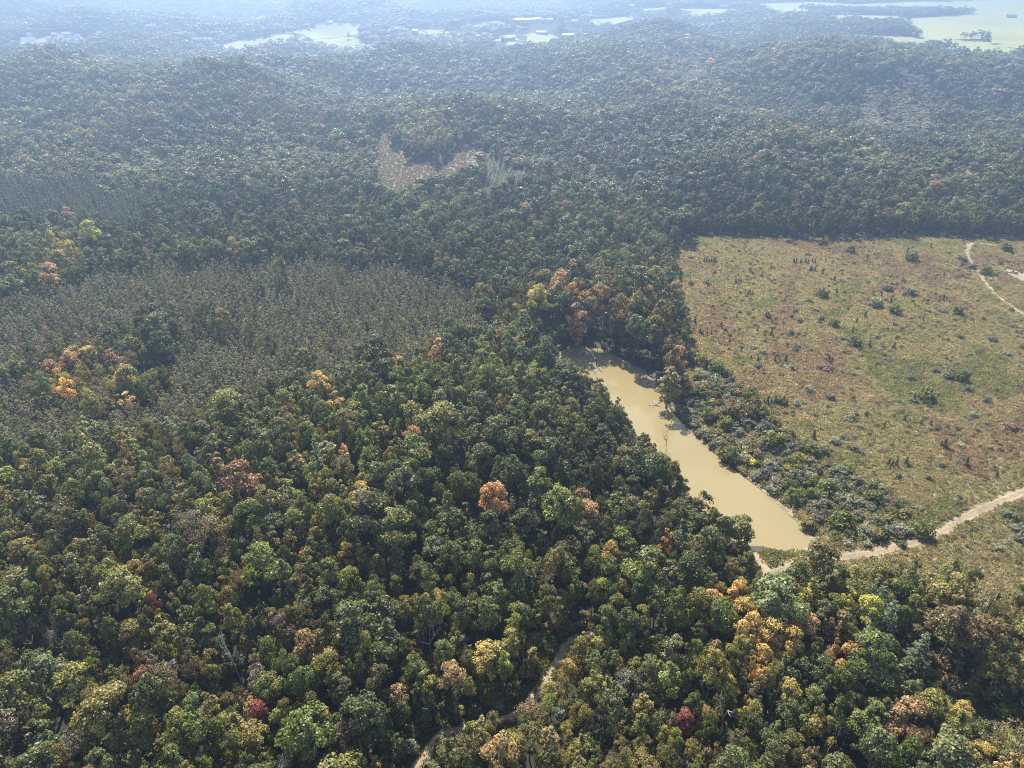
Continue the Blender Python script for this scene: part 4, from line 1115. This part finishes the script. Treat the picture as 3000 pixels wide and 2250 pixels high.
pick = np.full(len(gx), 0)
wc = np.array([(0.33, 0.28, 0.168), (0.235, 0.235, 0.125), (0.36, 0.285, 0.205), (0.30, 0.205, 0.16), (0.135, 0.12, 0.08)])
pick[n1 > .56] = 1; n2 = n2 + .0006 * (gx - 120)
pick[n2 > .5] = 2; pick[(n2 > .58) & (n1 < .55)] = 3
worn = line_dist(TRAIL, gx, gy) < 2.2 + 2.5 * vnoise(gx, gy, 6, 71)
pick[worn] = 3
flip = rs.uniform(0, 1, len(gx)) < .24
pick[flip] = rs.integers(0, 5, flip.sum())
tw = wc[pick] * np.exp(rs.normal(0, .14, (len(gx), 1)))
sz = rs.uniform(.7, 1.35, (len(gx), 3)) * np.where(worn, .85, np.where(n1 > .58, 1.15, .9))[:, None]
PT = np.column_stack([gx, gy, terrain(gx, gy) + .03])
# clearing
Cx = np.array(CLEARCUT); lo, hi = Cx.min(0), Cx.max(0)
ux, uy = np.meshgrid(np.arange(lo[0], hi[0], 1.7), np.arange(lo[1], hi[1], 1.7))
ux = ux.ravel() + rs.normal(0, .7, ux.size); uy = uy.ravel() + rs.normal(0, .7, uy.size)
ok = inside(CLEARCUT, ux, uy); ux, uy = ux[ok], uy[ok]
uc = np.array([(0.2, 0.155, 0.125), (0.165, 0.135, 0.11), (0.175, 0.16, 0.11), (0.2, 0.17, 0.145)])[rs.integers(0, 4, len(ux))]
PT = np.vstack([PT, np.column_stack([ux, uy, terrain(ux, uy) + .3])])
sz = np.vstack([sz, rs.uniform(.9, 1.8, (len(ux), 3)) * [1, 1, .9]]); tw = np.vstack([tw, uc])
# verges of the woodland tracks
for q, wide, cc in (('forest', 2.6, (0.16, 0.15, 0.05)), ('wash', 3.0, (0.14, 0.13, 0.045)), ('lane', 3.0, (0.13, 0.155, 0.045))):
    C = resample(TRACKS[q][0], .5)
    for rep in range(5):
        s_ = rs.choice([-1, 1], (len(C), 1)) * rs.uniform(TRACKS[q][1] / 2 * (.75 if q != 'lane' else .2), TRACKS[q][1] / 2 + wide, (len(C), 1))
        d = np.gradient(C, axis=0); d /= np.hypot(d[:, 0], d[:, 1])[:, None]
        p = C + np.stack([-d[:, 1], d[:, 0]], -1) * s_
        PT = np.vstack([PT, np.column_stack([p, terrain(p[:, 0], p[:, 1])])])
        sz = np.vstack([sz, rs.uniform(.6, 1.5, (len(p), 3))]); tw = np.vstack([tw, np.tile(cc, (len(p), 1)) * np.exp(rs.normal(0, .25, (len(p), 1)))])
scatter('weeds', tm, PT, spin(len(PT), rs, .1), sz, rs.integers(0, len(tm), len(PT)), tw, 'rank tan and green weeds covering the meadow and verges')

# brush under the woodland edge and along the tracks
bx, by, bc, bs = [], [], [], []
for q, k, wide in (('forest', 130, 5.5), ('wash', 16, 5), ('lane', 30, 5), ('meadow', 0, 4)):
    C = resample(TRACKS[q][0], .5)
    for _ in range(k):
        p = C[rs.integers(len(C))]; a = rs.uniform(0, 6.28); rad = TRACKS[q][1] / 2 + 1.0 + rs.uniform(0, wide)
        b = p + np.array([math.cos(a), math.sin(a)]) * rad
        if line_dist(TRACKS[q][0], b[0], b[1]) < TRACKS[q][1] / 2 + 1.1: continue
        bx.append(b[0]); by.append(b[1]); bc.append(['olive', 'green', 'yellowgreen', 'khaki', 'bronze'][rs.integers(5)]); bs.append(rs.uniform(1.4, 3.4))
E = np.array(smooth_closed(MEADOW, 1.5))
for p in E:
    if rs.uniform() < .55 and half_width(p[1]) > abs(p[0]) and pond_dist(p[0], p[1]) > 2 and line_dist(TRACKS['meadow'][0], p[0], p[1]) > 3:
        b = p + rs.normal(0, 1.6, 2)
        bx.append(b[0]); by.append(b[1]); bc.append(['olive', 'silver', 'green', 'khaki', 'brown'][rs.integers(5)]); bs.append(rs.uniform(1.6, 4))
for k_, (reg_, pal, lo_, hi_) in enumerate(((REGION['bankbrush'], ['greygreen', 'olive', 'green', 'silver', 'brown', 'dkgreen'], 2.0, 4.6), (REGION['cornerbrush'], ['greygreen', 'olive', 'green', 'khaki'], 1.8, 4.0))):
    Q = np.array(reg_); qx = rs.uniform(Q[:, 0].min(), Q[:, 0].max(), 1500); qy = rs.uniform(Q[:, 1].min(), Q[:, 1].max(), 1500)
    okq = inside(reg_, qx, qy) & (pond_dist(qx, qy) > 1.2) & (line_dist(TRACKS['meadow'][0], qx, qy) > 3.2) & (line_dist(TRACKS['dam'][0], qx, qy) > 3) & (vnoise(qx, qy, 7, 12) > .42)
    for a, b in zip(qx[okq][:230], qy[okq][:230]):
        bx.append(a); by.append(b); bc.append(pal[rs.integers(len(pal))]); bs.append(rs.uniform(lo_, hi_))
# low clumps in the open meadow
qx = rs.uniform(60, 290, 18000); qy = rs.uniform(120, 350, 18000)
okq = inside(MEADOW, qx, qy) & (np.abs(qx) < half_width(qy)) & (pond_dist(qx, qy) > 2) & (vnoise(qx, qy, 16, 14) * .6 + vnoise(qx, qy, 5, 15) * .4 > .5)
for q in ('meadow', 'far', 'far2'):
    okq &= line_dist(TRACKS[q][0], qx, qy) > TRACKS[q][1] / 2 + .6
for a, b in zip(qx[okq][:2400], qy[okq][:2400]):
    bx.append(a); by.append(b); bc.append(['brown', 'greygreen', 'khaki', 'bronze', 'maroon', 'olive', 'silver'][rs.integers(7)]); bs.append(rs.uniform(.7, 2.1))
# under the near canopy
qx = rs.uniform(-150, 150, 16000); qy = rs.uniform(45, 230, 16000)
okq = (np.abs(qx) < half_width(qy)) & ~clear_mask(qx, qy, 1.0)
for a, b in zip(qx[okq][:5200], qy[okq][:5200]):
    bx.append(a); by.append(b); bc.append(['olive', 'green', 'dkgreen', 'bronze', 'greygreen'][rs.integers(5)]); bs.append(rs.uniform(1.8, 4.0))
bx, by, bs = map(np.array, (bx, by, bs))
scatter('undergrowth', smesh, np.column_stack([bx, by, terrain(bx, by) - .05]), spin(len(bx), rs, .03), np.column_stack([bs / 3, bs / 3, bs / 3 * rs.uniform(.7, 1.2, len(bs))]),
        rs.integers(0, len(smesh), len(bx)), tint_rgb(bc, rs), 'tangled brush along the tracks and the meadow edge')

# ------------------------------------------------------------------ buildings far off
WALL = {'white': plain('white_siding', (0.5, 0.5, 0.49), .7, .06), 'grey': plain('grey_siding', (0.5, 0.5, 0.5), .7, .08), 'red': plain('brick_wall', (0.42, 0.25, 0.2), .8, .15)}
ROOF = {'white': plain('metal_roof', (0.52, 0.53, 0.55), .45, .06), 'grey': plain('grey_roof', (0.3, 0.3, 0.31), .7, .15), 'red': plain('tan_roof', (0.42, 0.34, 0.3), .6, .1)}
def building(x, y, L, W, rz, c, label, name='house', cat='house', group='houses and barns in the hazy distance', hw=3.6, hr=2.6):
    e = empty(name, (x, y, float(terrain(x, y)) + .9), rz)
    tag(e, label, cat, group)
    l, w = L / 2, W / 2
    v = [(-l, -w, -2), (l, -w, -2), (l, w, -2), (-l, w, -2), (-l, -w, hw), (l, -w, hw), (l, w, hw), (-l, w, hw), (-l, 0, hw + hr), (l, 0, hw + hr)]
    obj('wall', make_mesh('wall', v, [(0, 1, 5, 4), (1, 2, 6, 9, 5), (2, 3, 7, 6), (3, 0, 4, 8, 7)], [WALL[c]]), e)
    o = .6; k = hr / w
    rv = []
    for dz in (.05, .28):
        rv += [(-l - o, -w - o, hw - o * k + dz), (l + o, -w - o, hw - o * k + dz), (l + o, 0, hw + hr + dz), (-l - o, 0, hw + hr + dz), (l + o, w + o, hw - o * k + dz), (-l - o, w + o, hw - o * k + dz)]
    rf = [(6, 7, 8, 9), (9, 8, 10, 11), (0, 3, 2, 1), (3, 5, 4, 2), (0, 1, 7, 6), (4, 5, 11, 10), (1, 2, 8, 7), (2, 4, 10, 8), (0, 6, 9, 3), (3, 9, 11, 5)]
    obj('roof', make_mesh('roof', rv, rf, [ROOF[c]]), e)
    dv = [(-l * .3, -w - .08, -1), (-l * .3 + 1.2, -w - .08, -1), (-l * .3 + 1.2, -w - .08, 2.2), (-l * .3, -w - .08, 2.2), (-l * .3, -w + .1, -1), (-l * .3 + 1.2, -w + .1, -1), (-l * .3 + 1.2, -w + .1, 2.2), (-l * .3, -w + .1, 2.2)]
    obj('door', make_mesh('door', dv, [(0, 1, 2, 3), (1, 5, 6, 2), (4, 0, 3, 7), (3, 2, 6, 7)], [BARK]), e)
    return e
HOUSE_MARKS = {'the left end of the village': (75, 125), 'the village middle': (165, 115), 'the right end of the village': (230, 120), 'the short row of houses left of the big hay field': (602, 121),
               'the small farm on the round hay field': (1490, 116), 'the top of the round hay field': (1590, 100), 'the hamlet beyond the round hay field': (1570, 62), 'the big hay field': (960, 80),
               'the right-hand farmland': (2900, 60), 'the tan stubble fields': (1220, 92), 'the left ridge': (440, 80), 'the church steeple': (1733, 45)}
items = []
for i, (x, y, L, W, rz, c) in enumerate(HOUSES):
    px, py, _ = project(x, y, float(terrain(x, y)))
    kind = 'long' if L > 17 else ('tiny' if L < 10 else 'small')
    items.append((i, kind + ' ' + {'white': 'white-roofed', 'grey': 'grey-roofed', 'red': 'tan-roofed'}[c] + (' barn' if L > 17 else ' house'), px, py))
hl = name_them(items, HOUSE_MARKS)
for i, (x, y, L, W, rz, c) in enumerate(HOUSES):
    building(x, y, L, W, rz, c, hl[i], 'barn' if L > 17 else 'house', 'barn' if L > 17 else 'house', hw=5 if L > 17 else 4.2)
ch = building(STEEPLE[0], STEEPLE[1], 18, 9, 1.57, 'white', 'white church with a pointed steeple in the far hamlet', 'church', 'church', None, 7, 4)
sv = []
for z, s in ((-2, 1.6), (15, 1.6), (15.05, 1.9), (30, .05)):
    sv += [(-9 - s, -s, z), (-9 + s, -s, z), (-9 + s, s, z), (-9 - s, s, z)]
sf = [(i * 4 + j, i * 4 + (j + 1) % 4, i * 4 + 4 + (j + 1) % 4, i * 4 + 4 + j) for i in range(3) for j in range(4)]
obj('steeple', make_mesh('steeple', sv, sf, [WALL['white']]), ch)

# ------------------------------------------------------------------ snags, poles, driftwood
def snag(name, x, y, z, H, r, label, cat, mat, seed, group=None):
    rn = np.random.default_rng(seed)
    e = empty(name, (x, y, z)); tag(e, label, cat, group)
    lean = rn.normal(0, .05, 2)
    top = np.array([lean[0] * H, lean[1] * H, H])
    obj('trunk', trunk_mesh('trunk', [tube([(0, 0, -1.5), tuple(top * .35), tuple(top * .7 + [.1, 0, 0]), tuple(top)], [r * 1.3, r, r * .75, r * .35], 7)], mat), e)
    for j in range(4):
        s = top * rn.uniform(.45, .9); a = rn.uniform(0, 6.28); l = H * rn.uniform(.08, .2)
        obj('branch', trunk_mesh('branch', [tube([tuple(s), (s[0] + math.cos(a) * l * .6, s[1] + math.sin(a) * l * .6, s[2] + l * .3), (s[0] + math.cos(a) * l, s[1] + math.sin(a) * l, s[2] + l * .8)], [r * .4, r * .3, r * .1], 5)], mat), e)
    return e
DARKWOOD = plain('dead_wood', (0.1, 0.08, 0.065), .9, .3)
snag('dead_snag', SNAG[0], SNAG[1], -.6, 6.5, .16, 'thin dead trunk standing in the far end of the pond', 'snag', DARKWOOD, 1)
snag('dead_snag', POLES[1][0], POLES[1][1], float(terrain(*POLES[1])), 19, .35, 'tall dark lone trunk standing in the logged clearing', 'snag', DARKWOOD, 2)
snag('dead_snag', POLES[2][0], POLES[2][1], float(terrain(*POLES[2])), 17, .3, 'thin dark trunk rising just below the logged clearing', 'snag', DARKWOOD, 3)
x, y = POLES[0]
e = empty('utility_pole', (x, y, float(terrain(x, y)))); tag(e, 'lone dark utility pole rising from the woods at upper left', 'pole')
obj('pole', trunk_mesh('pole', [tube([(0, 0, -1), (0, 0, 12), (0, 0, 24)], [.45, .4, .3], 8)], DARKWOOD), e)
obj('crossarm', trunk_mesh('crossarm', [tube([(-2.2, .35, 22.5), (0, .38, 22.5), (2.2, .35, 22.5)], [.16, .16, .16], 6)], DARKWOOD), e)
items = []
for i, (x, y) in enumerate(DRIFT):
    px, py, _ = project(x, y, -.6)
    items.append((i, 'bleached driftwood tangle in the water', px, py))
dl = name_them(items, {'the far end of the pond': (1690, 1035), 'the dead trunk in the pond': (1747, 1070), 'the conical tree on the bank': (1940, 1120), 'the shaded far bank': (1860, 1080)})
for i, (x, y) in enumerate(DRIFT):
    rn = np.random.default_rng(60 + i)
    tb = []
    for j in range(rn.integers(5, 10)):
        a = rn.uniform(0, 3.14); l = rn.uniform(.4, 1.1); c = rn.normal(0, .45, 2)
        tb.append(tube([(c[0] - math.cos(a) * l, c[1] - math.sin(a) * l, .02), (c[0], c[1], rn.uniform(.06, .3)), (c[0] + math.cos(a) * l, c[1] + math.sin(a) * l, rn.uniform(.02, .35))], [.05, .1, .05], 5))
    V, F = join_tubes(tb)
    o = obj('driftwood', make_mesh('driftwood', V, F, [PALE_BARK], smooth=True))
    o.location = (x, y, -.6); tag(o, dl[i], 'driftwood', 'driftwood at the head of the pond')

# ------------------------------------------------------------------ haze
hv = Nodes('haze')
hv.nt.nodes.remove(hv.bsdf)
pv = hv.new('ShaderNodeVolumePrincipled')
pv.inputs['Color'].default_value = (0.50, 0.69, 1.0, 1)
pv.inputs['Density'].default_value = 0.00055
pv.inputs['Anisotropy'].default_value = 0.66
hv.link(pv.outputs[0], hv.out.inputs['Volume'])
gz = bpy.data.objects['ground'].data
zs = np.empty(len(gz.vertices) * 3, np.float32); gz.vertices.foreach_get('co', zs)
zlo, zhi = float(zs[2::3].min()) - 1.0, max(float(zs[2::3].max()) + 22.0, CAM_H + 3.0)
bx0, bx1, by0, by1 = -7600, 7600, -260, 7000
v = [(bx0, by0, zlo), (bx1, by0, zlo), (bx1, by1, zlo), (bx0, by1, zlo), (bx0, by0, zhi), (bx1, by0, zhi), (bx1, by1, zhi), (bx0, by1, zhi)]
tag(obj('haze', make_mesh('haze', v, [(0, 3, 2, 1), (4, 5, 6, 7), (0, 1, 5, 4), (1, 2, 6, 5), (2, 3, 7, 6), (3, 0, 4, 7)], [hv.mat])), 'thin blue air haze', kind='stuff')
